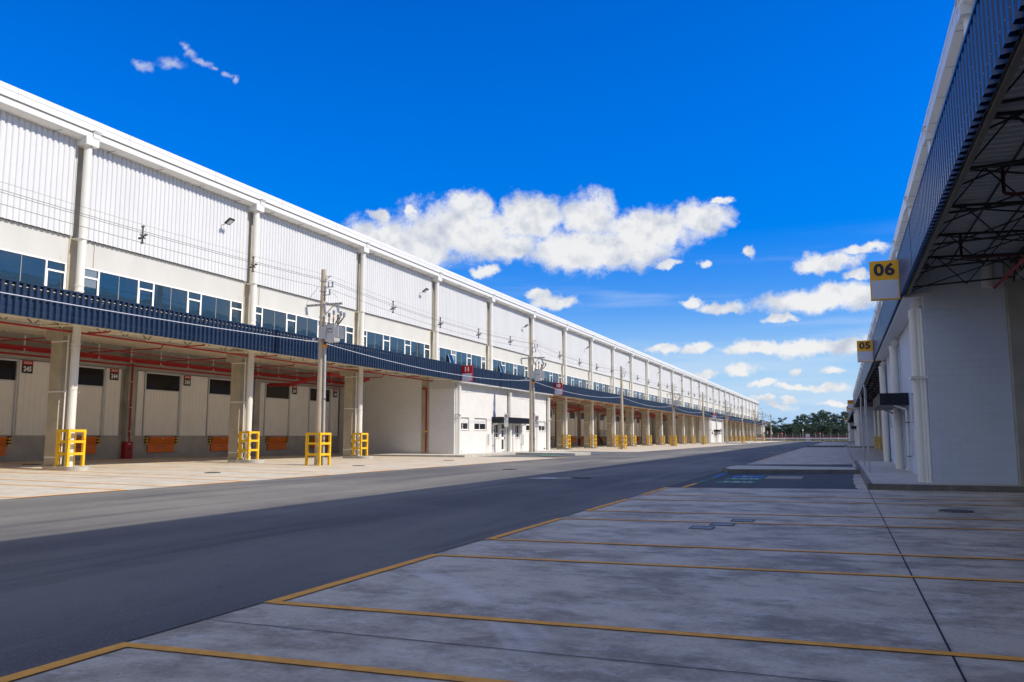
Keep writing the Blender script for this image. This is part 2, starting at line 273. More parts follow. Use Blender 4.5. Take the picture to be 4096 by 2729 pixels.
# ------------------------------------------------------------------ mesh helpers
class MB:
    def __init__(s): s.v = []; s.f = []; s.m = []; s.mi = []
    def mid(s, m):
        if m is None: return -1
        if m not in s.m: s.m.append(m)
        return s.m.index(m)
    def face(s, pts, m=None):
        i = len(s.v); s.v += [tuple(p) for p in pts]; s.f.append(tuple(range(i, i+len(pts)))); s.mi.append(s.mid(m))
    def box(s, x0, x1, y0, y1, z0, z1, m=None):
        x0, x1 = min(x0, x1), max(x0, x1); y0, y1 = min(y0, y1), max(y0, y1); z0, z1 = min(z0, z1), max(z0, z1)
        i = len(s.v); k = s.mid(m)
        s.v += [(x0,y0,z0),(x1,y0,z0),(x1,y1,z0),(x0,y1,z0),(x0,y0,z1),(x1,y0,z1),(x1,y1,z1),(x0,y1,z1)]
        for f in ((0,3,2,1),(4,5,6,7),(0,1,5,4),(1,2,6,5),(2,3,7,6),(3,0,4,7)): s.f.append(tuple(i+j for j in f)); s.mi.append(k)
        return s
    def prism(s, poly, z0, z1, m=None, zf=None):
        """vertical prism over an xy polygon; zf(x,y) adds terrain height to the top"""
        n = len(poly); i = len(s.v); k = s.mid(m); h = zf or (lambda x, y: 0)
        s.v += [(x, y, z0) for x, y in poly] + [(x, y, z1+h(x, y)) for x, y in poly]
        s.f.append(tuple(range(i+n, i+2*n))); s.mi.append(k); s.f.append(tuple(range(i+n-1, i-1, -1))); s.mi.append(k)
        for j in range(n): q = (j+1) % n; s.f.append((i+j, i+q, i+n+q, i+n+j)); s.mi.append(k)
        return s
    def extr(s, prof, y0, y1, m=None, axis='y'):
        """prism along y of an xz profile"""
        n = len(prof); i = len(s.v); k = s.mid(m)
        for yy in (y0, y1): s.v += [(x, yy, z) if axis == 'y' else (yy, x, z) for x, z in prof]
        s.f.append(tuple(range(i, i+n))); s.mi.append(k); s.f.append(tuple(range(i+2*n-1, i+n-1, -1))); s.mi.append(k)
        for j in range(n): q = (j+1) % n; s.f.append((i+j, i+n+j, i+n+q, i+q)); s.mi.append(k)
        return s
    def tube(s, a, b, r, r2=None, n=8, m=None, caps=True):
        a = Vector(a); b = Vector(b); d = b-a; r2 = r if r2 is None else r2
        if d.length < 1e-6: return s
        q = d.to_track_quat('Z', 'Y'); i = len(s.v); k = s.mid(m)
        for c, rr in ((a, r), (b, r2)):
            for j in range(n):
                t = 2*math.pi*(j+.5)/n; p = c + q @ Vector((math.cos(t)*rr, math.sin(t)*rr, 0)); s.v.append(tuple(p))
        for j in range(n): w = (j+1) % n; s.f.append((i+j, i+w, i+n+w, i+n+j)); s.mi.append(k)
        if caps: s.f.append(tuple(range(i+n-1, i-1, -1))); s.mi.append(k); s.f.append(tuple(range(i+n, i+2*n))); s.mi.append(k)
        return s
    def path(s, pts, r, n=8, m=None):
        for a, b in zip(pts, pts[1:]): s.tube(a, b, r, n=n, m=m)
        return s
    def rib(s, xa, xb, y0, y1, z0, z1, pitch=.25, flat=.16, m=None, sl=.018):
        """corrugated sheet facing +-x: outer face at xa for 'flat' of each pitch, recessed to xb; zf(y) gives (z0,z1)"""
        y = y0; pr = []
        while y < y1-1e-6:
            for yy, xx in ((y, xb), (y+sl, xa), (y+flat, xa), (y+flat+sl, xb)):
                if yy <= y1: pr.append((yy, xx))
            y += pitch
        pr.append((y1, xb)); i = len(s.v); k = s.mid(m)
        for yy, xx in pr: s.v += [(xx, yy, z0), (xx, yy, z1)]
        for j in range(len(pr)-1): s.f.append((i+2*j, i+2*j+2, i+2*j+3, i+2*j+1)); s.mi.append(k)
        return s
    def build(s, name, m=None, parent=None, smooth=False, base=None):
        me = bpy.data.meshes.new(name); me.from_pydata(s.v, [], s.f)
        use0 = -1 in s.mi
        if use0: me.materials.append(m)
        for q in s.m: me.materials.append(q)
        me.polygons.foreach_set('material_index', [k+(1 if use0 else 0) for k in s.mi])
        if smooth: me.polygons.foreach_set('use_smooth', [True]*len(me.polygons))
        me.update(); return link(name, me, parent)
def link(name, me, parent=None):
    o = bpy.data.objects.new(name, me); COL.objects.link(o)
    if parent is not None:
        o.parent = parent; o.matrix_parent_inverse = WM[parent.name].inverted()
    WM[o.name] = Matrix.Identity(4)
    return o
WM = {}
def tag(o, label=None, cat=None, group=None, kind=None):
    if label: o['label'] = label
    if cat: o['category'] = cat
    if group: o['group'] = group
    if kind: o['kind'] = kind
    return o
def thing(name, loc, label, cat, group=None):
    o = bpy.data.objects.new(name, None); COL.objects.link(o); o.location = loc; o.empty_display_size = .2
    WM[o.name] = Matrix.Translation(loc); return tag(o, label, cat, group)
def struct(name, mb, m=None): return tag(mb.build(name, m), kind='structure')
def copy_tree(o, off=None, parent=None):
    c = o.copy(); COL.objects.link(c); WM[c.name] = WM[o.name]
    if parent is not None:
        c.parent = parent; c.matrix_parent_inverse = o.matrix_parent_inverse.copy()
    for ch in list(o.children): copy_tree(ch, None, c)
    if off is not None: c.location = Vector(o.location)+Vector(off)
    return c
def part_copy(o, off):
    """copy of a part (and its sub-parts) under the same thing, moved by off"""
    c = o.copy(); COL.objects.link(c); c.location = Vector(o.location)+Vector(off); WM[c.name] = WM[o.name]
    for ch in list(o.children): q = ch.copy(); COL.objects.link(q); q.parent = c; q.matrix_parent_inverse = ch.matrix_parent_inverse.copy(); WM[q.name] = WM[ch.name]
    return c
def text(body, size, mtl, parent, name='lettering', origin=(0, 0, 0), rx=(1, 0, 0), up=(0, 0, 1), bold=.02, depth=.004, align='CENTER', sx_=1.0):
    cu = bpy.data.curves.new('t', 'FONT'); cu.body = body; cu.size = size; cu.align_x = align; cu.align_y = 'CENTER'; cu.offset = bold*size; cu.extrude = depth; cu.resolution_u = 3; cu.space_character = 1.05
    o = bpy.data.objects.new('t', cu); COL.objects.link(o)
    dg = bpy.context.evaluated_depsgraph_get(); me = bpy.data.meshes.new_from_object(o.evaluated_get(dg)); bpy.data.objects.remove(o); bpy.data.curves.remove(cu)
    X = Vector(rx).normalized(); Z = Vector(up).normalized(); Nn = X.cross(Z)
    mtx = Matrix(((X.x*sx_, Z.x, Nn.x, origin[0]), (X.y*sx_, Z.y, Nn.y, origin[1]), (X.z*sx_, Z.z, Nn.z, origin[2]), (0, 0, 0, 1)))
    me.transform(mtx); me.materials.clear(); me.materials.append(mtl); me.name = name
    return link(name, me, parent)
ORD = ['nearest','second','third','fourth','fifth','sixth','seventh','eighth','ninth','tenth','eleventh','twelfth','thirteenth','fourteenth','fifteenth','sixteenth','seventeenth','eighteenth','nineteenth','twentieth',
       'twenty-first','twenty-second','twenty-third','twenty-fourth','twenty-fifth','twenty-sixth','twenty-seventh','twenty-eighth','twenty-ninth','thirtieth','thirty-first','thirty-second','thirty-third']

# ------------------------------------------------------------------ terrain
def sst(t): t = max(0, min(1, t)); return t*t*(3-2*t)
def gz(x, y):
    """the left apron rises gently towards the docks, most of all at the near end"""
    k = 1.0 - .72*sst((y-28)/28)
    if x > -17.6: return 0.
    if x > -29.0: return .11*k*(-17.6-x)/11.4
    return k*(.11 + .13*min(1, (-29.0-x)/7.5))
XR, XL = -4.62, -17.6
g = MB(); g.box(-1500, 1500, -1200, 3000, -.6, -.05); struct('ground', g, GRASS)
# left apron as a grid that follows the terrain
a = MB(); xs = [XL, -20, -23, -26, -29, -31.5, -34, -36.7, -70]; ys = [-70, -20, 10, 16, 20, 24, 28, 32, 36, 40, 44, 48, 52, 56, 60, 90, 150, 220, 330]
for i in range(len(xs)-1):
    for j in range(len(ys)-1):
        a.face([(x, y, gz(x, y)) for x, y in ((xs[i], ys[j]), (xs[i], ys[j+1]), (xs[i+1], ys[j+1]), (xs[i+1], ys[j]))])
struct('left_apron', a, APRON)
r = MB(); r.box(XL, XR, -70, 292, -.2, 0); struct('road', r, ASPH)
r = MB(); r.box(XR, 60, -70, 292, -.2, 0); struct('right_apron', r, YARD)
r = MB(); r.box(-70, 60, 292.01, 298, -.2, .0); struct('cross_road', r, ASPH)
# darker asphalt bays in front of the offices (skewed exactly as they lie)
def sheet(mb, poly, z, m=None): mb.face([(x, y, z+gz(x, y)) for x, y in poly], m)
RO = [25.2+10.43*k for k in (0, 9, 21)]        # near corners of the right offices
LO = [54.35, 180.0, 304.9]                      # near corners of the left offices
b = MB()
sheet(b, [(-4.61, 22.9), (.36, 24.06), (.29, 25.1), (.33, 25.9), (.26, 27.0), (.31, 28.2), (.27, 29.5), (.33, 30.6), (.32, 32.0), (.38, 33.5), (.45, 45.4), (-4.63, 43.4)], .004)
sheet(b, [(-4.61, 116.9), (.4, 118.4), (.4, 139), (-4.61, 137.5)], .004)
sheet(b, [(-4.61, 242), (.4, 243.0), (.4, 263), (-4.61, 262)], .004)
struct('asphalt_bay', b, ASPHD)
b = MB(); sheet(b, [(XL, 52.6), (XL, 75.2), (-23.9, 75.6), (-23.9, 52.6)], .004); sheet(b, [(XL, 178), (XL, 199), (-23.9, 199), (-23.9, 178)], .004)
struct('office_parking', b, ASPH)
# kerbed sidewalks and islands
kb = MB()
def kerb_slab(poly, h, name='sidewalk'):
    w = MB(); w.prism(poly, -.1, h); o = struct(name, w, WALK)
    k2 = MB(); n = len(poly); tp = MB()
    for i in range(n):
        (x0, y0), (x1, y1) = poly[i], poly[(i+1) % n]
        d = Vector((x1-x0, y1-y0, 0)); ln = d.length
        if ln < .3: continue
        d /= ln; nn = Vector((d.y, -d.x, 0)); cnt = max(1, round(ln/1.0))
        for c in range(cnt):
            s0 = ln*c/cnt+.004; s1 = ln*(c+1)/cnt-.004
            p = [Vector((x0, y0, 0))+d*s0+nn*.010, Vector((x0, y0, 0))+d*s1+nn*.010, Vector((x0, y0, 0))+d*s1-nn*.115, Vector((x0, y0, 0))+d*s0-nn*.115]
            k2.prism([(q.x, q.y) for q in p], -.09, h+.006)
    struct('kerb', k2, KERB if poly[0][0] < -20 else KERB_SHADE)
for Y0 in RO:
    ln = 22.3 if Y0 < 30 else 21
    kerb_slab([(.6, Y0-1.2), (7.5, Y0-1.2+.15), (7.5, Y0+ln), (.6, Y0+ln)], .15)
    yi = Y0+8.6
    kerb_slab([(-4.15, yi-1.1), (.57, yi+.15), (.57, yi+3.2), (-4.35, yi+3.7), (-4.6, yi+2.6), (-4.55, yi+.5)], .15, 'traffic_island')
kerb_slab([(-37, 50.5), (-23.8, 50.5), (-23.8, 75.9), (-37, 75.9)], .13+gz(-25, 55))
kerb_slab([(-23.75, 59.9), (-18.75, 59.3), (-18.0, 60.6), (-18.7, 63.3), (-23.75, 63.6)], .15+gz(-24, 60), 'traffic_island')
for Y0 in LO[1:]:
    kerb_slab([(-37, Y0-2.0), (-23.8, Y0-2.0), (-23.8, Y0+21), (-37, Y0+21)], .16)
kerb_slab([(-23.75, 181), (-18.6, 180.6), (-18.6, 185.5), (-23.75, 185.5)], .16, 'traffic_island')
kerb_slab([(-24.5, 299), (-18.6, 299), (-18.6, 306), (-23.75, 306)], .16, 'traffic_island')
# expansion joints
j = MB()
def strip(mb, x0, y0, x1, y1, w, z=.006, m=None):
    d = Vector((x1-x0, y1-y0)); d.normalize(); q = Vector((-d.y, d.x))*w/2; n = 6 if abs(x0) > 15 or abs(x1) > 15 else 1
    for i in range(n):
        a0 = Vector((x0, y0))+(Vector((x1, y1))-Vector((x0, y0)))*i/n; a1 = Vector((x0, y0))+(Vector((x1, y1))-Vector((x0, y0)))*(i+1)/n
        mb.face([(p.x, p.y, z+gz(p.x, p.y)) for p in (a0-q, a1-q, a1+q, a0+q)], m)
strip(j, .6, -20, .6, 24.0, .015); strip(j, .6, 46, .6, 118, .03); strip(j, .6, 141, .6, 243, .04)
for (y0, sk) in ((.35, .01), (5.12, .02), (9.85, .085), (20.9, .17), (50, .1), (60, .1), (70, .1)):
    strip(j, XR, y0-sk*.3, 14, y0+sk*(14+4.6)*.9, .012)
strip(j, XR+.004, -40, XR+.004, 300, .02, .0045); strip(j, XL, -40, XL, 300, .02, .0045)
for y in (20, 31, 42): strip(j, XL, y, -37, y, .015)
for x in (-27.0,): strip(j, x, 0, x, 50, .02)
struct('expansion_joints', j, JOINT)
# painted lines
p = MB(); PW = .10
prs = [(-.35, 1.2, 0.0), (4.31, 5.84, .06), (8.85, 10.48, .09), (13.53, 15.15, .145), (18.24, 19.79, .17)]
for k, (ya, yb, sk) in enumerate(prs):
    for y in (ya, yb): strip(p, XR+.10, y, 14, y+sk*(14+4.5)*.93, PW, .008)
    nx = prs[k+1][0] if k+1 < len(prs) else 22.8
    strip(p, XR+.07, yb-.04, XR+.07, nx+.04, .12, .0085)
for k in range(14):
    if k*4.69+47 < 118:
        for o in (0, 1.6): strip(p, XR+.1, 47+k*4.69+o, 14, 49.2+k*4.69+o, PW, .008)
        strip(p, XR+.07, 48.6+k*4.69, XR+.07, 51.7+k*4.69, .12, .0085)
for k in range(20):
    y = 141+k*4.9
    if y < 240: strip(p, XR+.1, y, 14, y+2, PW, .008); strip(p, XR+.07, y, XR+.07, y+3.2, .12, .0085)
yl = 11.75
while yl < 52:
    for o in (0, 1.65): strip(p, XL-.1, yl+o, -36, yl+o, PW, .008)
    strip(p, XL-.07, yl+1.6, XL-.07, yl+4.74, .11, .0085); yl += 4.69
yl = 76.5
while yl < 178:
    strip(p, XL-.07, yl, XL-.07, yl+3.2, .11, .0085); strip(p, XL-.1, yl, -30, yl, PW, .008); strip(p, XL-.1, yl+3.2, -30, yl+3.2, PW, .008); yl += 4.69
strip(p, XL-.07, 200, XL-.07, 292, .12, .0085)
strip(p, -4.13, 22.95, -4.13, 25.1, .12, .009)
struct('parking_lines', p, LINE)
# coloured parking bay markings beside the right office
p = MB()
strip(p, -4.13, 25.1, -4.13, 29.1, .10, .010, PGREEN); strip(p, -4.15, 29.1, -4.2, 32.7, .16, .010, PBLUE); strip(p, -4.2, 32.75, .4, 33.9, .22, .010, PBLUE)
strip(p, -4.15, 30.9, .4, 31.9, .06, .0095, PBLUE)
def quadp(m, x0, y0, x1, y1, sk=.11, z=.010):
    p.face([(x, y+sk*(x-x0), z) for x, y in ((x0, y0), (x1, y0), (x1, y1), (x0, y1))], m)
quadp(PBLUE, -3.64, 29.4, -2.58, 30.6); quadp(PGREEN, -3.66, 27.7, -2.55, 28.95); quadp(PGREEN, -3.67, 25.65, -2.54, 26.8)
quadp(PTAN, -2.48, 28.8, -1.3, 30.9, .09, .0095)
strip(p, -3.6, 27.0, .4, 27.7, .05, .009, PGREEN); strip(p, -3.6, 25.0, .4, 25.5, .04, .009, PGREEN)
for (yc) in (26.3, 28.4):
    for i in range(7): p.face([(x, y, .013) for x, y in ((-3.2+i*.035, yc-.25), (-3.17+i*.035, yc-.25), (-3.17+i*.035+.0, yc+.25), (-3.2+i*.035, yc+.25))], PWHITE)
    for (x0, x1, y0, y1) in ((-3.45, -3.38, -.3, .35), (-3.38, -3.28, .25, .35), (-3.38, -3.30, -.02, .08), (-2.9, -2.84, -.3, .35), (-2.84, -2.66, .27, .35), (-2.72, -2.66, -.3, .27), (-2.84, -2.72, -.3, -.22)):
        p.face([(x, yc+y+.12*(x+3.6), .013) for x, y in ((x0, y0), (x1, y0), (x1, y1), (x0, y1))], PWHITE)
for (x0, x1, y0, y1) in ((-3.3, -3.22, -.35, .3), (-3.22, -2.98, -.35, -.27), (-3.22, -3.05, -.02, .06), (-3.02, -2.95, -.27, .06), (-3.3, -3.2, .36, .46)):
    p.face([(x, 30.05+y+.1*(x+3.6), .013) for x, y in ((x0, y0), (x1, y0), (x1, y1), (x0, y1))], PWHITE)
quadp(PBLUE, -4.2, 118.6, .4, 119.0, .25); quadp(PGREEN, -3.6, 40.6, -2.6, 41.6, .12, .011)
for (x, y, m) in ((-20.2, 55.2, PGREEN), (-21.5, 57.6, PGREEN), (-19.3, 66.5, PGREEN)): quadp(m, x, y, x+1.6, y+1.1, 0, .07)
quadp(PBLUE, -22.5, 58.6, -18.6, 59.0, -.05, .06); quadp(PBLUE, -19.6, 64.2, -18.2, 65.4, 0, .05)
struct('bay_markings', p, PGREEN)

# manhole covers and drain grates
def cover(x, y, r, label):
    t = MB(); z = gz(x, y)+.010
    t.tube((x, y, z-.02), (x, y, z+.002), r, n=28, m=DSTEEL)
    for i in range(-4, 5):
        h = math.sqrt(max(0, r*r-(i*r/4.6)**2))*.88
        t.box(x+i*r/4.6-.012, x+i*r/4.6+.012, y-h, y+h, z+.002, z+.009, m=BLACK)
    o = t.build('manhole_cover', DSTEEL); tag(o, label, 'manhole cover', 'round manhole covers')
cover(1.95, 17.65, .30, 'round iron manhole cover on the shaded concrete right of the long joint')
cover(-13.3, 32.8, .33, 'round manhole cover in the sunlit strip of asphalt road')
cover(-22.2, 24.7, .30, 'round manhole cover on sunlit apron between first and second columns')
cover(-21.3, 33.4, .30, 'manhole cover on sunlit apron just beyond the first utility pole')
cover(-21.4, 43.2, .30, 'manhole cover on sunlit apron before the office kerb')
cover(-33.2, 25.7, .38, 'manhole cover in canopy shade beside the first dock column')
cover(-8.3, 26.9, .36, 'pale manhole cover set in a light ring in the dark road')
q = MB(); q.tube((-8.75, 26.85, .002), (-8.75, 26.85, .007), .42, n=24); struct('road_patch', q, PTAN)
for i, (x0, y0, x1, y1) in enumerate(((-2.24, 12.80, -1.89, 13.20), (-2.02, 13.40, -1.65, 13.85), (-1.78, 14.15, -1.42, 14.52))):
    t = thing('drain_grate', (x0, y0, 0), ['rectangular steel cover nearest the camera in the row of three', 'middle rectangular steel cover of the row of three on shaded concrete', 'farthest rectangular steel cover of the row of three'][i], 'drain cover', 'three rectangular covers set in the concrete')
    f = MB()
    for a in ((x0, x1, y0, y0+.04), (x0, x1, y1-.04, y1), (x0, x0+.03, y0+.04, y1-.04), (x1-.03, x1, y0+.04, y1-.04)): f.box(a[0], a[1], a[2], a[3], -.03, .012)
    f.build('frame', DSTEEL, t); f = MB(); f.box(x0+.03, x1-.03, y0+.04, y1-.04, -.03, .006); n = 7
    for k in range(n): xx = x0+.05+(x1-x0-.1)*k/(n-1); f.box(xx-.008, xx+.008, y0+.06, y1-.06, .006, .010, m=STEEL)
    f.build('cover_plate', mat('blue_grey_steel', (.13, .16, .20), .5), t)
# chalk-white arrow in the road
q = MB(); q.face([(-9.9, 25.9, .005), (-8.9, 26.3, .005), (-8.7, 27.1, .005), (-9.6, 26.8, .005)]); struct('road_arrow', q, PWHITE)

# ------------------------------------------------------------------ warehouses
P = 10.43
def warehouse(side, y_first, n_bays, offices, plain, label, dz=0., seed=1):
    """side: -1 the sunlit building on the left, +1 the shaded one on the right.
    u is measured inwards from the face of the upper wall. offices: list of (first bay, count)"""
    rnd = random.Random(seed)
    X = (lambda u: -28.6-u) if side < 0 else (lambda u: 4.30+u)
    F = -2.70 if side < 0 else -2.59          # canopy fascia
    PI_ = -.40                                # downpipes
    y_last = y_first+P*n_bays
    gy = (lambda x, y: gz(x, y)) if side < 0 else (lambda x, y: 0.)
    t = thing('warehouse', (X(5), y_first, 0), label, 'warehouse', None)
    ofb = set(b for a, c in offices for b in range(a, a+c))
    def bx(mb, u0, u1, y0, y1, z0, z1, m=None): mb.box(X(u0), X(u1), y0, y1, z0, z1, m)
    # --- roof, end flashing, gutter
    r = MB(); r.extr([(X(-.42), 14.20), (X(.0), 14.22), (X(30), 15.3), (X(60), 14.2), (X(60), 13.9), (X(.0), 13.9), (X(-.42), 13.9)], y_first+.01, y_last-.01); r.build('roof', WHITE, t)
    r = MB(); bx(r, -.56, -.43, y_first-.05, y_last+.3, 13.90, 14.38, WHITE2)
    for k in range(int((y_last-y_first)/5.2)): bx(r, -.567, -.43, y_first+k*5.2+2, y_first+k*5.2+2.01, 13.90, 14.386, STEEL)
    bx(r, -.565, -.55, y_first-.05, y_last+.3, 14.16, 14.172, STEEL); r.build('roof_flashing', WHITE2, t)
    r = MB(); r.extr([(X(.02), 13.50), (X(-.36), 13.46), (X(-.60), 13.58), (X(-.60), 13.80), (X(-.57), 13.80), (X(-.57), 13.62), (X(-.34), 13.50), (X(.02), 13.54)], y_first, y_last+.2); 
    bx(r, -.545, -.5, y_first, y_last+.2, 13.80, 13.895, DSTEEL)
    k = y_first+1.3
    while k < y_last: bx(r, -.605, .0, k, k+.012, 13.44, 13.47, STEEL); k += 2.6
    r.build('gutter', WHITE2, t)
    # --- upper wall, one corrugated panel per bay, standing proud of the concrete
    pn = MB(); y0 = y_first
    pn.rib(X(-.13), X(-.085), y0+.25, y0+P-.25, 9.47, 13.52, .245, .160, WHITE, sl=.030)
    bx(pn, -.08, .10, y0+.25, y0+P-.25, 9.50, 13.50, WHITE); bx(pn, -.13, -.08, y0+.24, y0+.26, 9.47, 13.5); bx(pn, -.13, -.08, y0+P-.26, y0+P-.24, 9.47, 13.5)
    for zz in (10.3, 11.6, 12.7):
        yy = y0+.45
        while yy < y0+P-.5: pn.box(X(-.136), X(-.128), yy, yy+.016, zz, zz+.016, STEEL); yy += .49
    panel = pn.build('wall_panel', WHITE, t)
    bm = MB(); bx(bm, .0, .25, y0+.30, y0+P-.30, 8.36, 9.46); bx(bm, -.03, .0, y0+.9, y0+.905, 8.36, 9.4, CONC)
    bx(bm, -.01, .0, y0+.31, y0+.62, 8.37, 8.62, CONCL); bx(bm, -.01, .0, y0+P-.62, y0+P-.31, 8.37, 8.62, CONCL)
    beam = bm.build('concrete_beam', CONCL, t)
    # window ribbon: 4 narrow openers with a transom and 3 wide double panes
    wf = MB(); wg = MB(); z0, z1 = 6.95, 8.35; y = y0+.36; nw, ww = .86, 2.09
    tot = 4*nw+3*ww; sc_ = (P-.72)/tot; nw *= sc_; ww *= sc_
    bx(wf, -.02, .06, y0+.32, y0+P-.32, z1-.06, z1+.005); bx(wf, -.02, .06, y0+.32, y0+P-.32, z0-.06, z0)
    for i in range(7):
        w_ = nw if i % 2 == 0 else ww
        bx(wf, -.021, .06, y-.035, y+.035, z0, z1-.06)
        if i % 2 == 0:
            bx(wf, -.019, .06, y+.035, y+w_-.035, z1-.45, z1-.38); bx(wf, -.030, -.02, y+.035, y+.07, z0, z1-.45); bx(wf, -.030, -.02, y+w_-.07, y+w_-.035, z0, z1-.45)
        else: bx(wf, -.005, .03, y+w_/2-.010, y+w_/2+.010, z0, z1-.06, STEEL)
        y += w_
    bx(wf, -.021, .06, y-.035, y+.035, z0, z1-.06)
    bx(wg, .02, .03, y0+.32, y0+P-.32, z0, z1-.03)
    for c in range(3): bx(wg, .012+.0, .0195, y0+.36+nw+(nw+ww)*c+.04+rnd.random()*.0, y0+.36+nw+(nw+ww)*c+ww/2-.03, z0+.01, z1-.08)
    win = bpy.data.objects.new('window', None); COL.objects.link(win); win.parent = t; win.matrix_parent_inverse = WM[t.name].inverted(); WM[win.name] = Matrix.Identity(4)
    fo = wf.build('frame', ALU, win); go = wg.build('pane', GLASS, win); panes = [go.data]
    for vv in range(4):
        w2 = MB(); w2.v = list(wg.v); w2.f = list(wg.f); w2.m = list(wg.m); w2.mi = list(wg.mi); yb = y0+.36
        for i in range(7):
            w_ = nw if i % 2 == 0 else ww
            if rnd.random() < .30: h_ = rnd.uniform(.35, 1.2); bx(w2, .013, .0185, yb+.05, yb+w_*(.45 if i % 2 else .9), z1-.06-h_, z1-.06, BLIND)
            yb += w_
        tmp_ = w2.build('pane', GLASS); panes.append(tmp_.data); bpy.data.objects.remove(tmp_)
    # --- column with corbel, downpipe
    def cy(i): return y_first+i*P
    cm = MB(); cyl = y0
    bx(cm, .0, .60, y0-.29, y0+.29, -.1, 13.9); bx(cm, .60, 1.0, y0-.25, y0+.25, 5.30+dz, 5.92+dz); bx(cm, -.30, .0, y0-.25, y0+.25, 5.42+dz, 5.92+dz)
    for zz in (.58, 3.15, 5.15): bx(cm, -.40, .605, y0-.30, y0-.29, zz, zz+.05, PVC); bx(cm, -.40, .3, y0+.29, y0+.30, zz, zz+.05, PVC)
    cs_ = MB(); bx(cs_, .0, .60, y0-.29, y0+.29, -.1, 13.9); col_s = cs_.build('column', CONC if side < 0 else CONCD, t)  # right columns: greyer dock concrete stands in for shade
    cm.tube((X(-.22), y0-.2, .2), (X(-.22), y0-.2, 5.6+dz), .03, m=PVC)
    col = cm.build('column', CONC if side < 0 else CONCD, t)
    def pipe(yc, base=None):
        q = MB(); lo = .0 if base is None else base
        xp = X(PI_)
        q.tube((xp, yc, lo), (xp, yc, 13.3), .158, n=16, m=PVC)
        for zz in [v for v in (7.2, 7.42, 4.9+dz, 5.05+dz, 13.2) if v > lo]: q.tube((xp, yc, zz), (xp, yc, zz+.06), .18, n=16, m=PVC)
        if lo < 1: q.tube((xp, yc, 1.7), (xp, yc, 1.74), .165, n=16, m=PVC)
        for zz in (9.35, 6.9+dz): q.box(X(-.58), X(.05), yc-.20, yc+.20, zz, zz+.03, PVC)
        q.box(X(-.66), X(.0), yc-.32, yc+.30, 13.25, 13.60, WHITE2)                      # rain head
        q.box(X(-.68), X(-.60), yc+.0, yc+.34, 13.60, 13.84, WHITE2); q.box(X(-.70), X(-.58), yc+.02, yc+.36, 13.80, 13.92, STEEL)
        return q
    q = pipe(y0); pipe_o = q.build('downpipe', PVC, t, smooth=False); pipe_s = pipe(y0, 5.62+dz).build('downpipe', PVC, t)
    short = set(b for a, c in offices for b in range(a, a+c+1)); first_s = True
    for i in range(n_bays+1):
        dy = i*P
        if i and i not in short: part_copy(col, (0, dy, 0))
        if i in short:
            if first_s: pipe_s.location = (0, dy, 0); col_s.location = (0, dy, 0); first_s = False; ps0 = i
            else: part_copy(pipe_s, (0, (i-ps0)*P, 0)); part_copy(col_s, (0, (i-ps0)*P, 0))
        elif i: part_copy(pipe_o, (0, dy, 0))
        if i and i < n_bays: part_copy(panel, (0, dy, 0)); part_copy(beam, (0, dy, 0)); wc_ = part_copy(win, (0, dy, 0)); [setattr(q_, 'data', panes[(i*3) % 5]) for q_ in wc_.children if q_.name.startswith('pane')]
    # back of the upper wall, so that the hall is closed
    r = MB(); bx(r, .26, .5, y_first, y_last, 6.4, 13.9); bx(r, .5, 60, y_first, y_first+.3, -.1, 13.9); bx(r, .5, 60, y_last-.3, y_last, -.1, 13.9); bx(r, 59.7, 60, y_first+.3, y_last-.3, -.1, 13.9); r.build('wall', CONCL, t)
    r = MB(); bx(r, .0, .5, y_last-.05, y_last+.0, 6.7, 13.5, WHITE); bx(r, -.1, .02, y_last+.0, y_last+.4, 6.7, 13.5, REDS); r.build('end_trim', WHITE, t)
    # --- canopy: ribbed navy fascia, deck, edge channel
    f = MB(); seg = 6.0; y = y_first
    fz0, fz1 = 5.53+dz, 6.68+dz
    while y < y_last:
        ye = min(y+seg*4, y_last)
        f.rib(X(F), X(F+.10), y, ye-.03, fz0, fz1-.02, .262, .135, NAVY, sl=.030); y += seg*4
    bx(f, F+.103, F+.115, y_first, y_last, fz0+.01, fz1-.02, NAVYD); bx(f, F-.012, F+.09, y_first, y_last, fz1-.02, fz1+.03, NAVY)
    yy = max(y_first, -2.)
    while yy < min(y_last, 75):
        i = round((yy-y_first)/.262); b0 = y_first+i*.262+.09
        f.box(X(F-.007), X(F), b0-.007, b0+.007, fz0+.20, fz0+.214, STEEL)
        if i % 2: f.box(X(F-.007), X(F), b0-.007, b0+.007, fz1-.17, fz1-.156, STEEL)
        if i % 5 == 0: f.box(X(F-.007), X(F), b0-.007, b0+.007, fz0+.62, fz0+.634, STEEL)
        yy += .262
    if side > 0: f.m = [NAVY_SKY if q_ is NAVY else q_ for q_ in f.m]
    f.build('canopy_fascia', NAVY, t)
    f = MB(); bx(f, F+.14, F+.22, y_first, y_last, fz0-.03, fz0+.05); bx(f, F+.10, F+.22, y_first, y_last, fz0+.55, fz0+.63); f.build('edge_beam', DSTEEL if side > 0 else DECK, t)
    # corrugated deck (ribs run across the street)
    dk = MB(); zA, zB = fz1-.25, 6.35+dz
    y = y_first; pr = []
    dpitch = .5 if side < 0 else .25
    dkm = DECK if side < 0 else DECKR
    while y < y_last:
        for yy, d in ((y, 0), (y+dpitch*.1, .05), (y+dpitch*.55, .05), (y+dpitch*.65, 0)): pr.append((yy, d))
        y += dpitch
    ua, ub = F+.07, 7.9
    i0 = len(dk.v)
    for yy, d in pr: dk.v += [(X(ua), yy, zA+d), (X(ub), yy, zB+d)]
    for k in range(len(pr)-1): dk.f.append((2*k, 2*k+1, 2*k+3, 2*k+2)); dk.mi.append(-1)
    bx(dk, ua, ub, y_first, y_last, fz1-.14, fz1-.12); dk.build('canopy_deck', dkm, t)
